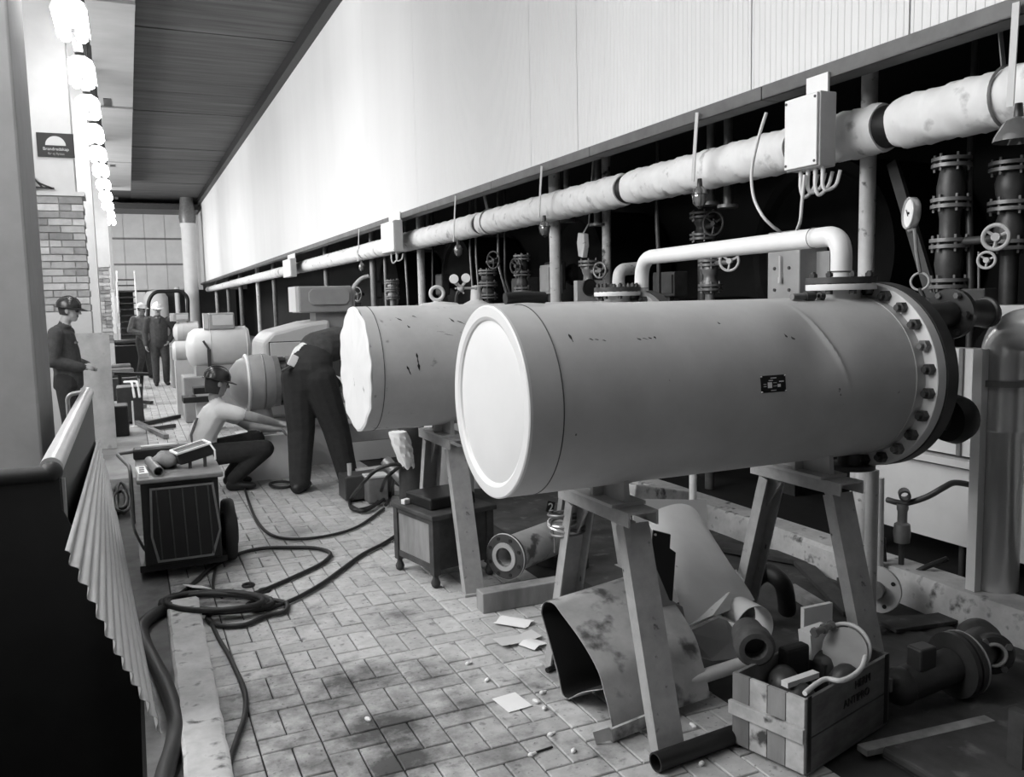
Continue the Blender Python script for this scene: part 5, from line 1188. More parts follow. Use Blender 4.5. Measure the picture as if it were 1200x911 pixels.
for (z0, z1) in ((.02, .135), (.14, .282)):
    f = cbox(.0, LU, 0, .014, z0, z1, 'side_plank', 'crate_side'); cbox(.0, LU, LV - .014, LV, z0, z1, 'side_plank', 'wood')
for k in range(4):
    v0 = .002 + k * .0735; cbox(-.012, .004, v0, v0 + .071, .02, .285, 'end_board', 'wood' if k in (1, 3) else 'wood_light'); cbox(LU - .004, LU + .012, v0, v0 + .071, .02, .285, 'end_board', 'wood')
cbox(-.03, -.012, -.004, LV + .004, .135, .185, 'batten', 'wood_light'); cbox(LU + .012, LU + .03, -.004, LV + .004, .13, .18, 'batten', 'wood')
cbox(.004, .026, -.002, 0, .02, .29, 'steel_strap', 'black'); cbox(LU - .03, LU - .004, -.002, 0, .02, .29, 'steel_strap', 'black')
rt = Matrix.Translation((0, 0, 0)) @ Matrix.Rotation(CA, 4, 'Z') @ Matrix.Rotation(PI / 2, 4, 'X')
for s, u, z in (('HERM', .36, .225), ('ANTIPRO', .32, .175)):
    p = cr(u, -.0015, z); text_part(s, .042, p.x, p.z, p.y, f, 'black', 'stencil_lettering', rot=rt)
# contents
M('rusty_dark', .09, .7, var=.5, scale=14, bump=.4)
t = thing('pipe_socket', 'rusty round pipe socket resting on the left corner of the crate', 'pipe socket', tuple(cr(.06, .16, HC)))
p = at(886, 767, Z=HC + .035); ax = Vector((-.45, -.88, -.05)).normalized(); b = B(); b.lathe([(.042, 0), (.062, .0), (.074, .012), (.074, .06), (.066, .07), (.06, .15), (.042, .15), (.042, 0)], p + Vector((0, 0, .018)), -ax, 28); b.build('socket_body', 'rusty_dark', t)
b = B(); b.lathe([(0, .05), (.041, .05)], p + Vector((0, 0, .018)), -ax, 24); b.build('socket_bore', 'black', t)
t = thing('carton', 'white carton with dark printed lines standing in the crate', 'carton', tuple(cr(.30, .2, .03)))
p = at(958, 765, Z=.24); b = B(); rr = Matrix.Rotation(-.05, 3, 'Z') @ Matrix.Rotation(-.12, 3, 'Y'); b.box(p, (.11, .07, .2), rr); b.build('box', 'paper', t, smooth=0)
for k, (dz, w_) in enumerate(((.0, .07), (-.03, .06), (-.05, .065))):
    b = B(); b.box(p + rr @ Vector((.012, -.0355, dz + .01)), (w_, .001, .016 if k == 0 else .009), rr); b.build('print_line', 'black', t, smooth=0)
b = B(); p = at(930, 780, Z=.24); b.box(p, (.12, .05, .16), Matrix.Rotation(.05, 3, 'Z')); tag(b.build('black_block', 'rubber', smooth=0, bevel=.012), 'black block standing before the printed carton in the crate', 'block')
b = B(); p = at(957, 723, Z=.31); b.box(p, (.15, .02, .10), Matrix.Rotation(-.02, 3, 'Z')); b.box(p + Vector((0, .01, -.165)), (.13, .02, .24)); tag(b.build('white_card', 'paper', smooth=0), 'white card sticking up at the back of the crate', 'card')
t = thing('gasket_disc', 'grey round disc with white edge leaning in the crate', 'disc', tuple(cr(.42, .15, .03)))
p = at(990, 762, Z=.29); ax = Vector((-.85, -.42, .36)).normalized(); b = B(); b.lathe([(0, 0), (.082, 0), (.084, .004), (0, .006)], p, ax, 36); b.build('disc_face', 'machine_grey', t)
b = B(); b.torus(p + ax * -.006 + Vector((.012, .01, .004)), ax, .088, .008, 36, 8); b.build('disc_rim', 'white_paint', t)
t = thing('brass_coupling', 'small brass coupling lying on the printed carton', 'coupling', tuple(at(965, 742, Z=.345)))
p0, p1 = at(954, 742, Z=.36), at(975, 733, Z=.37); b = B(); b.cyl(p0, p1, .013, n=14); b.build('barrel', 'mid_steel', t)
for f in (.05, .55, .95):
    p = p0.lerp(p1, f); b = B(); b.cyl(p - (p1 - p0).normalized() * .008, p + (p1 - p0).normalized() * .008, .019, n=6); b.build('nut', 'mid_steel', t)
b = B(); pts = [at(943, 813, Z=HC + .01), at(955, 803, Z=HC + .012), at(968, 796, Z=HC + .015), at(985, 798, Z=HC + .015), at(1000, 792, Z=HC + .012), at(1010, 782, Z=HC + .014), at(1014, 770, Z=HC + .02)]
q = spline(pts, 6); b.tube(q, .009, 8); tag(b.build('white_hose', 'white_paint', smooth=60), 'white hose lying along the front rim of the crate', 'hose')
b = B(); b.box(at(938, 796, Z=HC - .01), (.16, .03, .02), .1); tag(b.build('white_lath', 'paper', smooth=0), 'white lath lying across the crate opening', 'lath')
for k, (u, v, r, lab) in enumerate(((.12, .1, .05, 'dark scrap lump in the crate under the pipe socket'), (.2, .22, .06, 'dark scrap lump in the crate behind the black block'), (.45, .2, .06, 'dark scrap lump in the crate behind the round disc'), (.38, .08, .05, 'dark scrap lump in the crate under the white hose'))):
    b = B(); rt2 = Matrix.Rotation(k, 3, 'Z'); b.ell(cr(u, v, .2), (r * 1.3, r, .07), rt2, 12, 8); b.box(cr(u, v, .13), (.1, .08, .2), k * .7); tag(b.build('scrap_lump', 'dark_steel', smooth=30), lab, 'scrap')
# second crate at the edge
t = thing('edge_crate', 'corner of a pale wooden crate at the bottom right edge of the picture', 'crate', (2.72, 1.7, 0))
for k in range(2):
    b = B(); b.span((2.65, 1.40, .04 + k * .09), (2.67, 1.83, .125 + k * .09)); b.build('side_plank', 'wood_light', t, smooth=0)
    b = B(); b.span((2.67, 1.81, .04 + k * .09), (3.0, 1.83, .125 + k * .09)); b.build('side_plank', 'wood', t, smooth=0)
b = B(); b.span((2.635, 1.79, .036), (2.67, 1.845, .23)); b.build('corner_post', 'wood_dark', t, smooth=0)

# ================================================================ fittings on the dirty floor at the right
t = thing('gate_valve_casting', 'dark flanged valve casting lying near the right kerb', 'valve', (3.1, 2.3, 0))
cv = at(1165, 768, Z=.15); ax = Vector((-.55, -.83, .05)).normalized()
b = B(); b.lathe([(.035, 0), (.075, 0), (.085, .01), (.085, .03), (.06, .035), (.06, .1), (.09, .15), (.09, .2), (.05, .25), (0, .26), (0, .12), (.035, .12), (.035, 0)], cv, -ax, 32); b.build('casting', 'dark_steel', t)
b = B(); b.torus(cv + ax * .002, ax, .045, .008, 28, 8); b.build('bore_ring', 'bright_steel', t)
a_, b_, d_ = frame_of(ax)
for k in range(4):
    an = 2 * PI * k / 4 + .6; p = cv + (a_ * math.cos(an) + b_ * math.sin(an)) * .066; b = B(); hexnut(b, p - ax * .0, ax, .014, .012); b.build('bolt', 'mid_steel', t)
c2 = at(1115, 780, Z=.14); ax2 = Vector((-1, .1, 0))
b = B(); b.lathe([(.03, 0), (.13, 0), (.13, .022), (.03, .022)], c2, -ax2, 36); b.lathe([(.03, .035), (.13, .035), (.13, .055), (.03, .055)], c2, -ax2, 36); b.build('flange_pair', 'dark_steel', t)
b = B(); b.torus(c2 + Vector((.06, 0, 0)), (1, 0, 0), .125, .006, 36, 6); b.build('gasket_ring', 'bright_steel', t)
b = B(); b.cyl(c2 + Vector((-.26, .02, -.04)), c2, .07, n=24); b.ell(c2 + Vector((-.26, .02, -.04)), .075); b.cyl(c2 + Vector((.05, 0, 0)), cv - ax * .12, .08, n=24); b.build('pipe_body', 'dark_steel', t)
b = B(); p = c2 + Vector((-.17, 0, .07)); b.box(p, (.09, .07, .09)); b.build('bonnet', 'dark_steel', t, smooth=0, bevel=.008)
# loose round flange by the stand
t = thing('loose_flange', 'pale drilled flange disc standing behind the right tank stand', 'flange', tuple(at(1030, 715, Z=0)))
c = at(1027, 690, Y=3.12); c.z = .125; ax = Vector((-.88, -.45, .12)).normalized()
b = B(); b.lathe([(.03, 0), (.118, 0), (.12, .004), (.12, .02), (.03, .02), (.03, 0)], c, ax * -1, 36); b.build('disc', 'box_grey', t)
a_, b_, d_ = frame_of(ax)
for k in range(4):
    an = 2 * PI * k / 4 + .5; p = c + (a_ * math.cos(an) + b_ * math.sin(an)) * .09; b = B(); b.cyl(p + ax * .002, p - ax * .004, .011, n=10); b.build('bolt_hole', 'black', t)
b = B(); b.cyl(c + ax * .0, c + ax * .05, .045, n=20); b.build('hub', 'mid_steel', t)
# thick black elbow
b = B(); pts = [at(876, 700, Z=.09), at(884, 680, Z=.2), at(900, 672, Z=.23), at(917, 684, Z=.2), at(922, 708, Z=.08), at(922, 715, Z=.04)]
b.tube(spline(pts, 6), .045, 14); tag(b.build('black_elbow', 'rubber', smooth=60), 'thick black pipe bend standing on the dirty floor behind the crate', 'pipe bend')
b = B(); p0, p1 = at(862, 668, Y=3.3), at(880, 706, Y=3.2); b.cyl(p0, p1, .005, n=6); tag(b.build('thin_rod', 'bright_steel'), 'thin bright rod leaning between sheet and black pipe bend', 'rod')
# planks and clods on the dark floor
for k, (xa, ya, xb, yb, wd, ht, m, lab) in enumerate(((840, 640, 1010, 668, .14, .03, 'wood_dark', 'dark plank lying along the right kerb behind the stand'), (925, 690, 965, 715, .07, .05, 'wood', 'short pale wood block beside the black pipe bend'), (985, 680, 1010, 690, .06, .04, 'wood_dark', 'small dark wood block left of the loose flange'), (1040, 735, 1130, 722, .12, .02, 'concrete_dark', 'broken slab lying before the right kerb'), (1010, 880, 1160, 845, .05, .025, 'wood', 'thin lath on the floor right of the crate'), (940, 660, 1000, 720, .1, .025, 'wood_dark', 'dark board lying crosswise behind the crate'))):
    p0, p1 = at(xa, ya, Z=ht / 2 + .012), at(xb, yb, Z=ht / 2 + .012); b = B(); b.bar(p0, p1, wd, ht); tag(b.build('floor_board', m, smooth=0, bevel=.003), lab, 'board')
b = B(); b.span((2.345, 1.2, .0), (3.1, 2.12, .035)); struct(b.build('floor_slab', 'concrete_dark', smooth=0, bevel=.01))
b = B(); p = at(1108, 668, Z=.19); pts = [at(1035, 630, X=3.7), at(1037, 665, X=3.68), at(1045, 680, X=3.68), at(1065, 675, X=3.7), at(1085, 665, X=3.75), at(1110, 655, X=3.85)]; b.tube(spline(pts, 6), .014, 8); tag(b.build('bent_hose', 'rubber', smooth=60), 'black hose bending over the right kerb', 'hose')
b = B(); pts = [at(820, 670, Z=.02), at(850, 668, Z=.02), at(860, 690, Z=.02)]; 
# square timber post under tank between stands
b = B(); q = at(812, 585, Y=4.05); b.cyl((q.x, 4.05, 0), (q.x, 4.05, TZ - TR), .022, n=12); tag(b.build('prop_pipe', 'lagging'), 'thin pale prop pipe standing behind the flat sheet', 'pipe')
b = B(); p0, p1 = at(750, 575, Y=4.2), at(800, 585, Y=4.3); b.bar(p0 + Vector((-.08, 0, 0)), p1 + Vector((.1, .1, -.03)), .1, .1); b.cyl(p0 + Vector((.1, .05, -.05)), Vector((p0.x + .1, 4.25, 0)), .03, n=10); tag(b.build('weathered_log', 'wood_light', smooth=0, bevel=.01), 'weathered timber end showing above the flat sheet', 'timber')

# ================================================================ litter on the tiles
for k, (x, y, sx, sy, rz, lab) in enumerate(((600, 823, .11, .14, .1, 'white sheet of paper lying left of the curled sheet'), (602, 730, .11, .18, .7, 'larger crumpled paper near the timber'), (606, 750, .22, .10, .1, 'grey cardboard scrap below the crumpled paper'), (625, 755, .1, .1, .4, 'small white paper under the far stand leg'))):
    p = at(x, y, Z=.004 + k * .002); b = B(); rows = []
    for i in range(4):
        rows.append([p + Matrix.Rotation(rz, 3, 'Z') @ Vector((sx * (j / 3 - .5), sy * (i / 3 - .5), .006 * ((i * 3 + j * 5 + k) % 3) * (0 if k == 0 else 1))) for j in range(4)])
    b.grid(rows, .0015); tag(b.build('paper_sheet', 'plaster' if k == 2 else 'paper', smooth=60), lab, 'paper', 'papers on the tiled floor')
crumbs = [(635, 812, 'by the curled sheet'), (638, 830, 'right of the white sheet of paper'), (628, 822, 'just right of the white sheet of paper'), (622, 885, 'near the bottom edge, left'), (672, 880, 'near the bottom edge, right'), (431, 843, 'in the middle of the oil stain'), (548, 778, 'left of the papers, upper'), (571, 797, 'left of the papers, lower'), (720, 825, 'under the curled sheet'), (645, 861, 'left of the angle iron'), (822, 895, 'at the open end of the black pipe'), (812, 850, 'between stand leg and crate')]
for k, (x, y, lab) in enumerate(crumbs):
    p = at(x, y, Z=.006); b = B(); b.ell(p, (.012 + .004 * (k % 3), .010, .008), Matrix.Rotation(k, 3, 'Z'), 8, 5)
    if k % 3 == 0: b.ell(p + Vector((.015, .003, 0)), (.012, .006, .006), None, 8, 5)
    tag(b.build('rubble_crumb', 'paper', smooth=0), 'small white crumb on the floor ' + lab, 'crumb', 'crumbs on the floor')
b = B(); p = at(625, 884, Z=.004); b.box(p + Vector((.05, .01, 0)), (.07, .006, .006), .1); tag(b.build('nail', 'black', smooth=0), 'thin dark nail on the tiles near the bottom edge', 'nail')

# ================================================================ clutter along the left far side
FY = 13.5
t = thing('sled_box', 'dark equipment box with pale bent tubes near the partition board', 'box', tuple(at(150, 475, Z=0)))
q = at(152, 462, Y=FY); b = B(); b.box((q.x, FY, .28), (.34, .5, .5)); b.build('box_body', 'dark_steel', t, smooth=0, bevel=.01)
for k, (dx) in enumerate((.06, .13)):
    b = B(); b.tube(bend([(q.x + dx - .12, FY + .1, .58), (q.x + dx - .02, FY - .2, .6), (q.x + dx, FY - .3, .38)], .06), .018, 8); b.build('bent_tube', 'white_paint', t)
b = B(); q = at(141, 490, Y=12.2); b.span((q.x - .25, 12.0, 0), (q.x + .1, 12.4, .4)); tag(b.build('black_drum_box', 'black', smooth=0, bevel=.02), 'plain black box standing right of the partition board', 'box')
q = at(157, 500, Z=0); b = B(); b.cyl((q.x, q.y, 0), (q.x, q.y, .36), .012, n=10); b.lathe([(.05, 0), (.05, .008), (.012, .012)], q, (0, 0, 1), 16); tag(b.build('white_stake', 'white_paint'), 'thin white upright stake on the floor beyond the welding set', 'stake')
for k, (xa, ya, xb, yb, m, lab) in enumerate(((168, 497, 210, 488, 'black', 'black bar lying farthest beyond the welding set'), (175, 503, 205, 499, 'dark_steel', 'dark bar lying nearest beyond the welding set'), (160, 495, 195, 512, 'mid_steel', 'grey bar lying slantwise beyond the welding set'), (150, 470, 178, 472, 'wood_dark', 'dark lath beside the equipment box'), (152, 480, 170, 476, 'wood', 'pale lath beside the equipment box'))):
    p0, p1 = at(xa, ya, Z=.035), at(xb, yb, Z=.035); b = B(); b.bar(p0, p1, .06, .05); tag(b.build('loose_bar', m, smooth=0), lab, 'bar', 'bars on the far floor')
for k, (x, y, Y, s, m, lab) in enumerate(((150, 437, 17.0, .45, 'dark_steel', 'dark machine part on the floor left of the walking men'), (143, 425, 19.0, .5, 'mid_steel', 'grey crate far left of the walking men'), (152, 405, 24.0, .8, 'black', 'black stack at the foot of the stair'), (150, 388, 26.0, .5, 'plaster', 'pale bale beside the stair'))):
    q = at(x, y, Y=Y); b = B(); b.box((q.x - .1, Y, s * .45), (s * 1.1, s, s * .9), .15 * k); b.cyl((q.x - .1 - s * .5, Y, s * .95), (q.x - .1 + s * .5, Y + .1, s * .95), s * .12, n=10); tag(b.build('stored_part', m, smooth=30, bevel=.02), lab, 'machine part')
q0 = at(132, 432, Y=16.0); b = B(); b.bar((q0.x, 16, .55), (q0.x + .55, 16.1, .5), .22, .05); b.cyl((q0.x + .1, 16, 0), (q0.x + .1, 16, .53), .03, n=8); b.cyl((q0.x + .4, 16, 0), (q0.x + .45, 16.1, .5), .03, n=8); tag(b.build('work_trestle', 'black', smooth=0), 'black work trestle left of the walking men', 'trestle')
t = thing('floor_pedestal', 'dark flat pedestal plates in front of the middle motor', 'pedestal', tuple(at(240, 446, Z=0)))
q = at(233, 440, Y=12.0); b = B(); b.span((q.x - .22, 11.8, .40), (q.x + .25, 12.2, .47)); b.build('lower_plate', 'black', t, smooth=0)
b = B(); b.span((q.x - .08, 11.9, .5), (q.x + .3, 12.2, .58)); b.build('upper_plate', 'black', t, smooth=0)
b = B(); b.span((q.x - .05, 11.9, 0), (q.x + .22, 12.2, .5)); b.build('column', 'plaster', t, smooth=0)
cable([(206, 424), (211, 432), (213, 441), (220, 448), (230, 453), (240, 457)], .03, 'cable', 'far black cable on the floor right of the walking men')
pts = []
for k in range(26):
    a = k / 25 * 2 * PI * 2; pts.append(at(330 + 14 * math.cos(a), 568 + 3.5 * math.sin(a), Z=.012 + .001 * k))
b = B(); b.tube(pts, .012, 8); tag(b.build('cable_coil', 'rubber', smooth=60), 'flat black cable ring on the tiles beside the bending man', 'cable coil')
# ================================================================ people
def hull_verts(parts, n=12, m=8):
    pts = []
    for c, r, rot in parts:
        t = B(); t.ell(c, r, rot, n, m); pts += t.v
    return pts
class Figure:
    """body parts as convex blobs that are fused into one continuous skin by a voxel remesh"""
    def __init__(s, base, facing, voxel=.011):
        s.o = Vector(base); s.R = Matrix.Rotation(facing, 3, 'Z'); s.pr = []; s.voxel = voxel
    def W(s, p): return s.o + s.R @ Vector(p)          # local (forward, left, up) -> world
    def blob(s, mat, *parts):
        """parts: (centre, radius or (rf, rl, rz)[, rotation])"""
        ps = []
        for q in parts:
            r = q[1] if isinstance(q[1], (tuple, list)) else (q[1],) * 3
            ps.append((s.W(q[0]), r, s.R @ (q[2] if len(q) > 2 else Matrix.Identity(3))))
        s.pr.append((mat, ps))
    def limb(s, mat, pts, rad):
        for i in range(len(pts) - 1): s.blob(mat, (pts[i], rad[i]), (pts[i + 1], rad[i + 1]))
    def hand(s, wrist, direction, palm_n, curl=.5, mat='skin', side=1, k=1.0):
        d = Vector(direction).normalized(); n = Vector(palm_n); n = (n - d * n.dot(d)).normalized(); w = d.cross(n)
        wr = Vector(wrist)
        s.blob(mat, (wr, .026 * k), (wr + d * .05 * k + w * .025 * k, .02 * k), (wr + d * .05 * k - w * .025 * k, .02 * k), (wr + d * .085 * k + w * .03 * k, .016 * k), (wr + d * .085 * k - w * .03 * k, .016 * k))
        for i, (off, ln) in enumerate(((.033, .075), (.011, .085), (-.011, .08), (-.033, .062))):
            p0 = wr + d * .085 * k + w * off * k; a = curl
            p1 = p0 + (d * math.cos(a) + n * math.sin(a)) * ln * .5 * k; p2 = p1 + (d * math.cos(a * 2.2) + n * math.sin(a * 2.2)) * ln * .5 * k
            s.limb(mat, [p0, p1, p2], [.0105 * k, .010 * k, .0085 * k])
        p0 = wr + d * .03 * k + w * .028 * side * k; p1 = p0 + (d * .6 + w * side * .7 + n * .3).normalized() * .04 * k; p2 = p1 + (d * .9 + n * .45).normalized() * .035 * k
        s.limb(mat, [p0, p1, p2], [.014 * k, .012 * k, .0095 * k])
    def head(s, c, yaw=0.0, pitch=0.0, skin='skin', k=1.0):
        c = Vector(c); Q = Matrix.Rotation(yaw, 3, 'Z') @ Matrix.Rotation(pitch, 3, 'Y'); s.hq = (c, Q, k)
        P = lambda f, l, z: c + Q @ Vector((f, l, z)) * k
        s.blob(skin, (P(-.012, 0, .03), (.098 * k, .077 * k, .088 * k), Q), (P(.022, 0, -.045), (.062 * k, .058 * k, .06 * k), Q))
        s.blob(skin, (P(.05, 0, -.085), (.032 * k, .034 * k, .026 * k), Q), (P(.0, 0, -.06), (.05 * k, .052 * k, .04 * k), Q))
        s.blob(skin, (P(.088, 0, .012), .010 * k), (P(.107, 0, -.022), .014 * k))              # nose
        s.blob(skin, (P(.074, .032, .022), .012 * k), (P(.08, 0, .026), .012 * k), (P(.074, -.032, .022), .012 * k))   # brow
        for e in (-1, 1):
            s.blob('hair', (P(.079, e * .031, .004), (.010 * k, .013 * k, .007 * k), Q))      # eye
            s.blob(skin, (P(-.006, e * .078, -.008), (.022 * k, .011 * k, .032 * k), Q))         # ear
        s.blob('skin_dark', (P(.082, .018, -.054), (.008 * k, .01 * k, .006 * k)), (P(.082, -.018, -.054), (.008 * k, .01 * k, .006 * k)))   # mouth
    def finish(s, name, label, group=None, iters=5):
        mats = []; 
        for m, _ in s.pr:
            if m not in mats: mats.append(m)
        bm = bmesh.new()
        for m, ps in s.pr:
            tmp = bmesh.new()
            for p in hull_verts(ps): tmp.verts.new(p)
            r = bmesh.ops.convex_hull(tmp, input=tmp.verts)
            bmesh.ops.delete(tmp, geom=list({g for g in r['geom_interior'] + r['geom_unused'] if isinstance(g, bmesh.types.BMVert)}), context='VERTS')
            me0 = bpy.data.meshes.new('t'); tmp.to_mesh(me0); tmp.free(); bm.from_mesh(me0); bpy.data.meshes.remove(me0)
        me = bpy.data.meshes.new('t'); bm.to_mesh(me); bm.free()
        o = bpy.data.objects.new('t', me); COL.objects.link(o)
        md = o.modifiers.new('r', 'REMESH'); md.mode = 'VOXEL'; md.voxel_size = s.voxel
        sm = o.modifiers.new('s', 'SMOOTH'); sm.factor = .5; sm.iterations = iters
        dg = bpy.context.evaluated_depsgraph_get(); me2 = bpy.data.meshes.new_from_object(o.evaluated_get(dg)); bpy.data.objects.remove(o)
        caps = []
        for m, ps in s.pr:
            k = mats.index(m); av = [(c, sum(r) / 3) for c, r, _ in ps]
            if len(av) == 1: av = av * 2
            for i in range(len(av) - 1): caps.append((k, av[i][0], av[i][1], av[i + 1][0], av[i + 1][1]))
        me2.materials.clear()
        for m in mats: me2.materials.append(MATS[m])
        idx = []
        pre = [(k, a, ra, b - a, max((b - a).length_squared, 1e-9), rb - ra, (b - a).length + max(ra, rb) + .12) for k, a, ra, b, rb in caps]
        for p in me2.polygons:
            c = p.center; best = 9; bk = 0
            for k, a, ra, ab, l2, dr, reach in pre:
                ac = c - a
                if abs(ac.x) > reach or abs(ac.z) > reach: continue
                t = ac.dot(ab) / l2; t = 0 if t < 0 else (1 if t > 1 else t)
                d = (ac - ab * t).length - (ra + dr * t)
                if mats[k] in ('hair', 'skin_dark'): d -= .003
                if d < best: best = d; bk = k
            idx.append(bk)
        me2.polygons.foreach_set('material_index', idx); me2.polygons.foreach_set('use_smooth', [True] * len(idx))
        me2.transform(Matrix.Translation(-s.o)); me2.name = 'body'
        t = thing('person', label, 'person', tuple(s.o), group)
        ob = bpy.data.objects.new('body', me2); COL.objects.link(ob); ob.parent = t; ob['_o'] = tuple(s.o)
        return t
    def helmet(s, t, mat, brim=.05, ridge=True, tilt=0.0, name='helmet'):
        c, Q, k = s.hq; Q = Q @ Matrix.Rotation(tilt, 3, 'Y'); b = B(); rows = []
        P = lambda f, l, z: s.W(c + Q @ Vector((f - .012, l, z + .035)) * k)
        for i in range(9):
            ph = i / 8 * PI / 2; rows.append([P(.122 * math.sin(ph) * math.cos(a), .1 * math.sin(ph) * math.sin(a), .112 * math.cos(ph) ** .85 if i < 8 else 0) for a in (2 * PI * j / 28 for j in range(29))])
        rows.append([P((.125 + (.062 if math.cos(a) > .2 else .018) * max(.35, math.cos(a))) * math.cos(a), (.104 + .018) * math.sin(a), -.006 - .012 * max(0, math.cos(a))) for a in (2 * PI * j / 28 for j in range(29))])
        rows.append([P((.122 + (.06 if math.cos(a) > .2 else .014) * max(.35, math.cos(a))) * math.cos(a), (.1 + .016) * math.sin(a), -.013 - .012 * max(0, math.cos(a))) for a in (2 * PI * j / 28 for j in range(29))])
        rows.append([P(.095 * math.cos(a), .08 * math.sin(a), -.008) for a in (2 * PI * j / 28 for j in range(29))])
        b.grid(rows); h = b.build(name, mat, t, smooth=50)
        if ridge:
            b = B(); b.tube([P(.122 * math.sin(x) + 0, 0, .115 * math.cos(x)) for x in (-1.3 + .26 * i for i in range(11))], .008, 6); b.build('helmet_ridge', mat, h)
        return h
    def hairpiece(s, t, mat='hair', low=-.05):
        c, Q, k = s.hq; b = B(); rows = []
        P = lambda f, l, z: s.W(c + Q @ Vector((f, l, z)) * k)
        for i in range(6):
            z = .05 + (low - .05) * i / 5; rr = 1.0 - .22 * (i / 5) ** 2
            rows.append([P(-.012 - .103 * rr * math.cos(a), .083 * rr * math.sin(a), z) for a in (-1.75 + 3.5 * j / 16 for j in range(17))])
        b.grid(rows, .008); b.build('hair', mat, t, smooth=60)

# ---- man in the dark helmet, standing in profile behind the barrier
q = at(79, 450, Y=10.1)
f = Figure((q.x, 10.1, 0), math.radians(-12), .010); J, T = 'cloth_blue', 'cloth_dark'
f.head((.075, 0, 1.635), yaw=0, pitch=.12)
f.blob('skin', ((.0, 0, 1.46), .058), ((.04, 0, 1.56), .055))
f.blob(J, ((-.01, 0, 1.36), (.115, .185, .10)), ((0, 0, 1.22), (.135, .18, .12)), ((-.03, 0, 1.46), (.07, .08, .035)))
f.blob(J, ((0, 0, 1.22), (.14, .18, .12)), ((.02, 0, 1.0), (.14, .175, .10)))
f.blob(J, ((.02, 0, 1.0), (.14, .178, .10)), ((.01, 0, .84), (.145, .185, .05)))
f.blob(T, ((0, 0, .92), (.12, .16, .1)), ((0, 0, .86), (.115, .165, .1)))
for e in (-1, 1):
    f.limb(T, [(0, e * .09, .88), (.02, e * .10, .48), (-.02, e * .11, .09)], [.098, .075, .058])
    f.blob('black', ((-.05, e * .115, .05), .045), ((.12, e * .125, .035), (.055, .045, .034)))
    f.limb(J, [(-.02, e * .20, 1.40), (-.06, e * .245, 1.12), (.17, e * .12, 1.045)], [.078, .068, .05])
    f.hand((.19, e * .105, 1.045), (.75, -e * .7, .05), (0, -e * .6, -1), .6, 'skin', side=e)
f.blob(J, ((.0, 0, 1.475), (.085, .10, .02)), ((-.02, 0, 1.45), (.09, .12, .02)))
t = f.finish('person', 'man in dark helmet and dark jacket standing in profile with folded hands', 'people in the hall'); f.helmet(t, 'helmet_dark'); f.hairpiece(t)
b = B(); p = f.W((.132, -.06, 1.30)); b.box(p, (.012, .09, .02), math.radians(-12)); b.build('pocket_flap', 'cloth_mid', t, smooth=0)

# ---- man in dark overalls walking toward the camera
q = at(190, 452, Z=0)
f = Figure((q.x, q.y, 0), math.radians(-90 + 4), .013); J = 'cloth_blue'
f.head((.03, 0, 1.625), yaw=.05, pitch=.16)
f.blob('skin', ((0, 0, 1.45), .055), ((.01, 0, 1.55), .055))
f.blob(J, ((0, 0, 1.37), (.11, .19, .09)), ((.01, 0, 1.2), (.135, .185, .12)), ((-.02, 0, 1.46), (.07, .09, .03)))
f.blob(J, ((.01, 0, 1.2), (.135, .185, .12)), ((.02, 0, .98), (.14, .175, .1)))
f.blob(J, ((.02, 0, .98), (.14, .175, .1)), ((0, 0, .86), (.125, .18, .1)))
f.limb(J, [(0, .09, .88), (.06, .10, .48), (-.03, .10, .10)], [.105, .08, .066]); f.limb(J, [(0, -.09, .88), (.0, -.10, .48), (.04, -.11, .10)], [.105, .08, .066])
for e, x in ((1, -.05), (-1, .03)): f.blob('black', ((x - .04, e * .105, .05), .046), ((x + .12, e * .12, .036), (.055, .045, .034)))
f.limb(J, [(0, -.21, 1.39), (-.02, -.27, 1.12), (.06, -.27, .88)], [.078, .066, .05]); f.hand((.07, -.27, .87), (.1, .05, -1), (.3, 1, 0), .4, 'skin', -1)
f.limb(J, [(0, .21, 1.39), (-.06, .32, 1.14), (.04, .20, .95)], [.078, .066, .05]); f.hand((.05, .19, .94), (.3, -.5, -.8), (0, -1, .2), .4, 'skin', 1)
f.blob('cloth_mid', ((.09, .03, 1.45), .02), ((.12, .0, 1.33), .012)); f.blob('cloth_mid', ((.09, -.03, 1.45), .02), ((.12, .0, 1.33), .012))
t = f.finish('person', 'man in white helmet and dark overalls walking toward the camera', 'people in the hall'); f.helmet(t, 'helmet_white')

# ---- man in the paler jacket beside him
q = at(171, 444, Z=0)
f = Figure((q.x, q.y, 0), math.radians(-90 + 28), .013); J, T = 'cloth_mid', 'cloth_blue'
f.head((.03, 0, 1.63), yaw=.35, pitch=.08)
f.blob('skin', ((0, 0, 1.45), .055), ((.01, 0, 1.55), .055))
f.blob(J, ((0, 0, 1.37), (.11, .19, .09)), ((.01, 0, 1.2), (.13, .18, .12)), ((-.02, 0, 1.46), (.07, .09, .03)))
f.blob(J, ((.01, 0, 1.2), (.13, .18, .12)), ((.02, 0, .96), (.13, .172, .09)))
f.blob(T, ((.0, 0, .95), (.12, .16, .09)), ((0, 0, .86), (.12, .17, .1)))
f.limb(T, [(0, .09, .88), (.0, .10, .48), (.06, .10, .10)], [.1, .078, .062]); f.limb(T, [(0, -.09, .88), (.08, -.10, .50), (-.08, -.11, .12)], [.1, .078, .062])
for e, x in ((1, .06), (-1, -.09)): f.blob('black', ((x - .04, e * .105, .05), .046), ((x + .12, e * .12, .036), (.055, .045, .034)))
f.limb(J, [(0, .21, 1.39), (-.02, .27, 1.12), (.07, .26, .90)], [.076, .064, .048]); f.hand((.08, .26, .89), (.1, -.05, -1), (.3, -1, 0), .5, 'skin', 1)
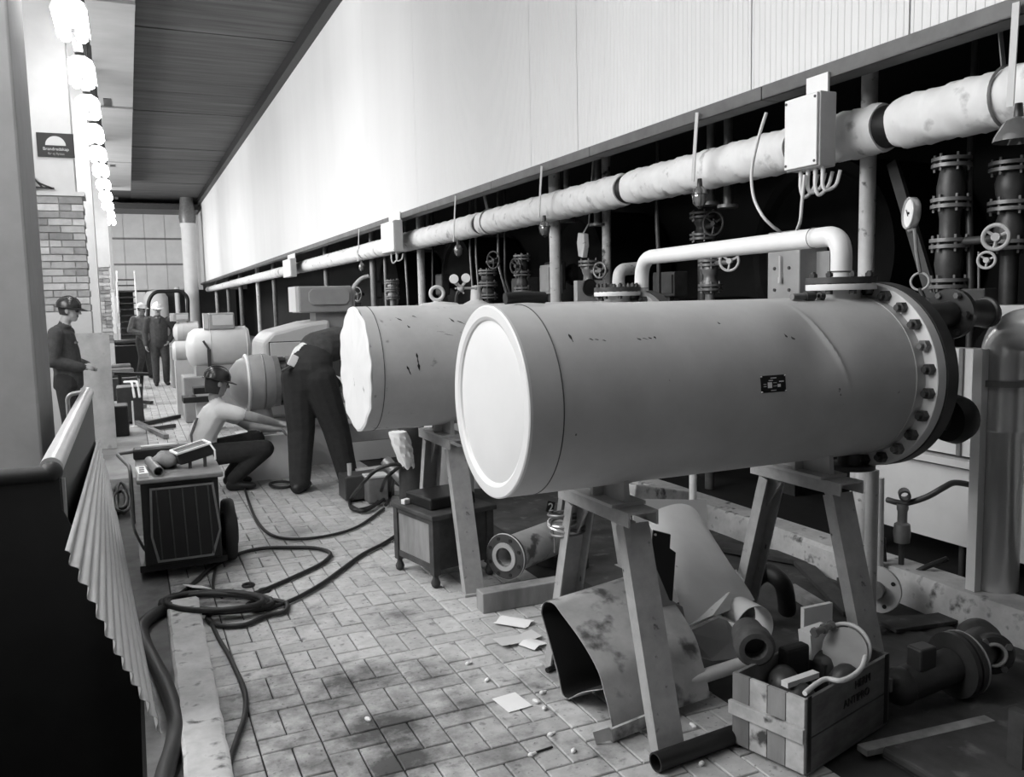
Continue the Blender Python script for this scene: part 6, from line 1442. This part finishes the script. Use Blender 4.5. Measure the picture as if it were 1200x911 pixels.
f.limb(J, [(0, -.21, 1.39), (-.04, -.29, 1.13), (.2, -.16, 1.08)], [.076, .064, .048]); f.hand((.22, -.15, 1.08), (.9, .4, 0), (0, .4, -1), .5, 'skin', -1)
t = f.finish('person', 'man in white helmet and paler jacket walking behind the other, arm bent', 'people in the hall'); f.helmet(t, 'helmet_white'); f.hairpiece(t)

# ---- crouching man in the white T-shirt
SY = 8.0
L = lambda x, y, dy=0.0: at(x, y, Y=SY + dy) - Vector((bx0, SY, 0))
bx0 = at(262, 540, Y=SY).x
f = Figure((bx0, SY, 0), 0.0, .009); C, T = 'cloth_white', 'cloth_dark'
hd = L(255, 449); f.head((hd.x, hd.y, hd.z), yaw=.25, pitch=.25)
f.blob('skin', (L(254, 466) + Vector((-.02, 0, 0)), .055), (hd + Vector((-.01, 0, -.06)), .055))
sh, mid, hip = L(250, 487), L(238, 508), L(234, 533)
hip.z = max(hip.z, .2)
f.blob(C, (sh, (.12, .19, .11)), (mid, (.125, .17, .12)), (L(255, 474), (.07, .13, .05)))
f.blob(C, (mid, (.125, .17, .12)), (hip + Vector((.02, 0, .05)), (.125, .165, .10)))
f.blob(T, (hip, (.125, .175, .11)), (hip + Vector((.06, 0, .0)), (.12, .17, .10)))
kn = L(307, 523)
for e in (-1, 1):
    k_ = Vector((kn.x - (.03 if e > 0 else 0), e * .17, kn.z + (.04 if e > 0 else 0)))
    an = Vector((L(272, 552).x, e * .13, .11))
    f.limb(T, [hip + Vector((.02, e * .09, 0)), k_, an], [.105, .085, .06])
    f.blob('black', (an + Vector((-.03, 0, -.06)), .046), (an + Vector((.14, e * .02, -.075)), (.05, .045, .034)))
# near (right) arm reaching to the machine
s0, el, wr = L(265, 482, -.17), L(300, 490, -.18), L(325, 496, -.12)
f.limb(C, [s0 + Vector((-.03, .03, 0)), s0.lerp(el, .45)], [.078, .062]); f.limb('skin', [s0.lerp(el, .35), el, wr], [.05, .045, .03]); f.hand(wr, (1, .1, -.15), (0, 0, -1), .5, 'skin', -1)
s1 = L(262, 482, .17); e1 = L(292, 500, .22); w1 = L(318, 503, .12)
f.limb(C, [s1 + Vector((-.03, -.03, 0)), s1.lerp(e1, .45)], [.076, .06]); f.limb('skin', [s1.lerp(e1, .35), e1, w1], [.05, .045, .03]); f.hand(w1, (1, -.2, -.1), (0, 0, -1), .5, 'skin', 1)
t = f.finish('person', 'crouching man in white T-shirt and dark helmet reaching out his arm', 'people in the hall'); f.helmet(t, 'helmet_dark'); f.hairpiece(t, low=-.10)
b = B(); p = f.W(L(228, 505, -.0)); b.tube([f.W(L(231, 490, -.12)), f.W(L(224, 510, -.10)), f.W(L(227, 528, -.1))], .012, 6); b.build('brace_strap', 'cloth_mid', t)

# ---- man bending over, seen from behind
EY = 7.5
bx = at(380, 574, Y=EY).x
f = Figure((bx, EY, 0), math.radians(52), .010); C, T = 'cloth_blue', 'cloth_dark'
W2 = lambda x, y, dy=0.0: f.R.transposed() @ (at(x, y, Y=EY + dy) - f.o)
hp = W2(361, 432); wa = W2(374, 408, .12); ch = W2(396, 402, .32); 
hd = ch + Vector((.24, 0, -.02)); f.head(hd, yaw=0, pitch=.9)
f.blob('skin', (ch + Vector((.08, 0, .02)), .06), (hd + Vector((-.05, 0, .0)), .055))
tq = Matrix.Rotation(math.radians(62), 3, 'Y')
f.blob(T, (hp, (.165, .21, .16)), (hp + Vector((.02, 0, -.12)), (.16, .21, .14)), (hp.lerp(wa, .35), (.15, .19, .14)))
f.blob('cloth_white', (hp.lerp(wa, .45) + Vector((-.02, .07, .012)), (.125, .12, .13)), (hp.lerp(wa, .7) + Vector((0, .04, 0)), (.13, .13, .13)))
f.blob(C, (wa, (.14, .19, .15)), (ch, (.15, .21, .15))); f.blob(C, (ch, (.14, .2, .13)), (ch + Vector((.08, 0, -.01)), (.09, .16, .09)))
for e, (fx, fy) in ((1, (352, 574)), (-1, (408, 568))):
    an = W2(fx, fy); an.z = .1; hj = hp + Vector((0, e * .1, -.08)); kk = hj.lerp(an, .5) + Vector((.04, 0, 0))
    f.limb(T, [hj, kk, an], [.15, .122, .092]); f.blob('black', (an + Vector((-.05, 0, -.05)), (.065, .06, .05)), (an + Vector((.17, e * .03, -.062)), (.06, .052, .036)))
    s0 = ch + Vector((.02, e * .21, -.02)); el = s0 + Vector((.14, e * .04, -.25)); wr = el + Vector((.2, -e * .05, -.14))
    f.limb(C, [s0, el, wr], [.075, .065, .045]); f.hand(wr, (.8, 0, -.6), (0, -e, -.3), .6, 'skin', e)
t = f.finish('person', 'man in dark overalls bending over the machine with tools in his back pocket', 'people in the hall'); f.hairpiece(t); 
c0 = f.W(hp) + Vector((-.12, -.05, .02))
b = B(); b.bar(c0 + Vector((-.12, -.03, -.03)), c0 + Vector((.06, -.02, .06)), .03, .02); b.build('pocket_tool', 'dark_steel', t)
b = B(); b.box(c0 + Vector((-.02, -.03, .06)), (.07, .03, .10), Matrix.Rotation(.5, 3, 'Y')); b.box(c0 + Vector((.02, -.03, .03)), (.05, .03, .06), Matrix.Rotation(-.4, 3, 'Y')); b.build('pocket_rag', 'cloth_white', t, smooth=0, bevel=.01)
for o in bpy.data.objects:
    if '_o' in o: del o['_o']
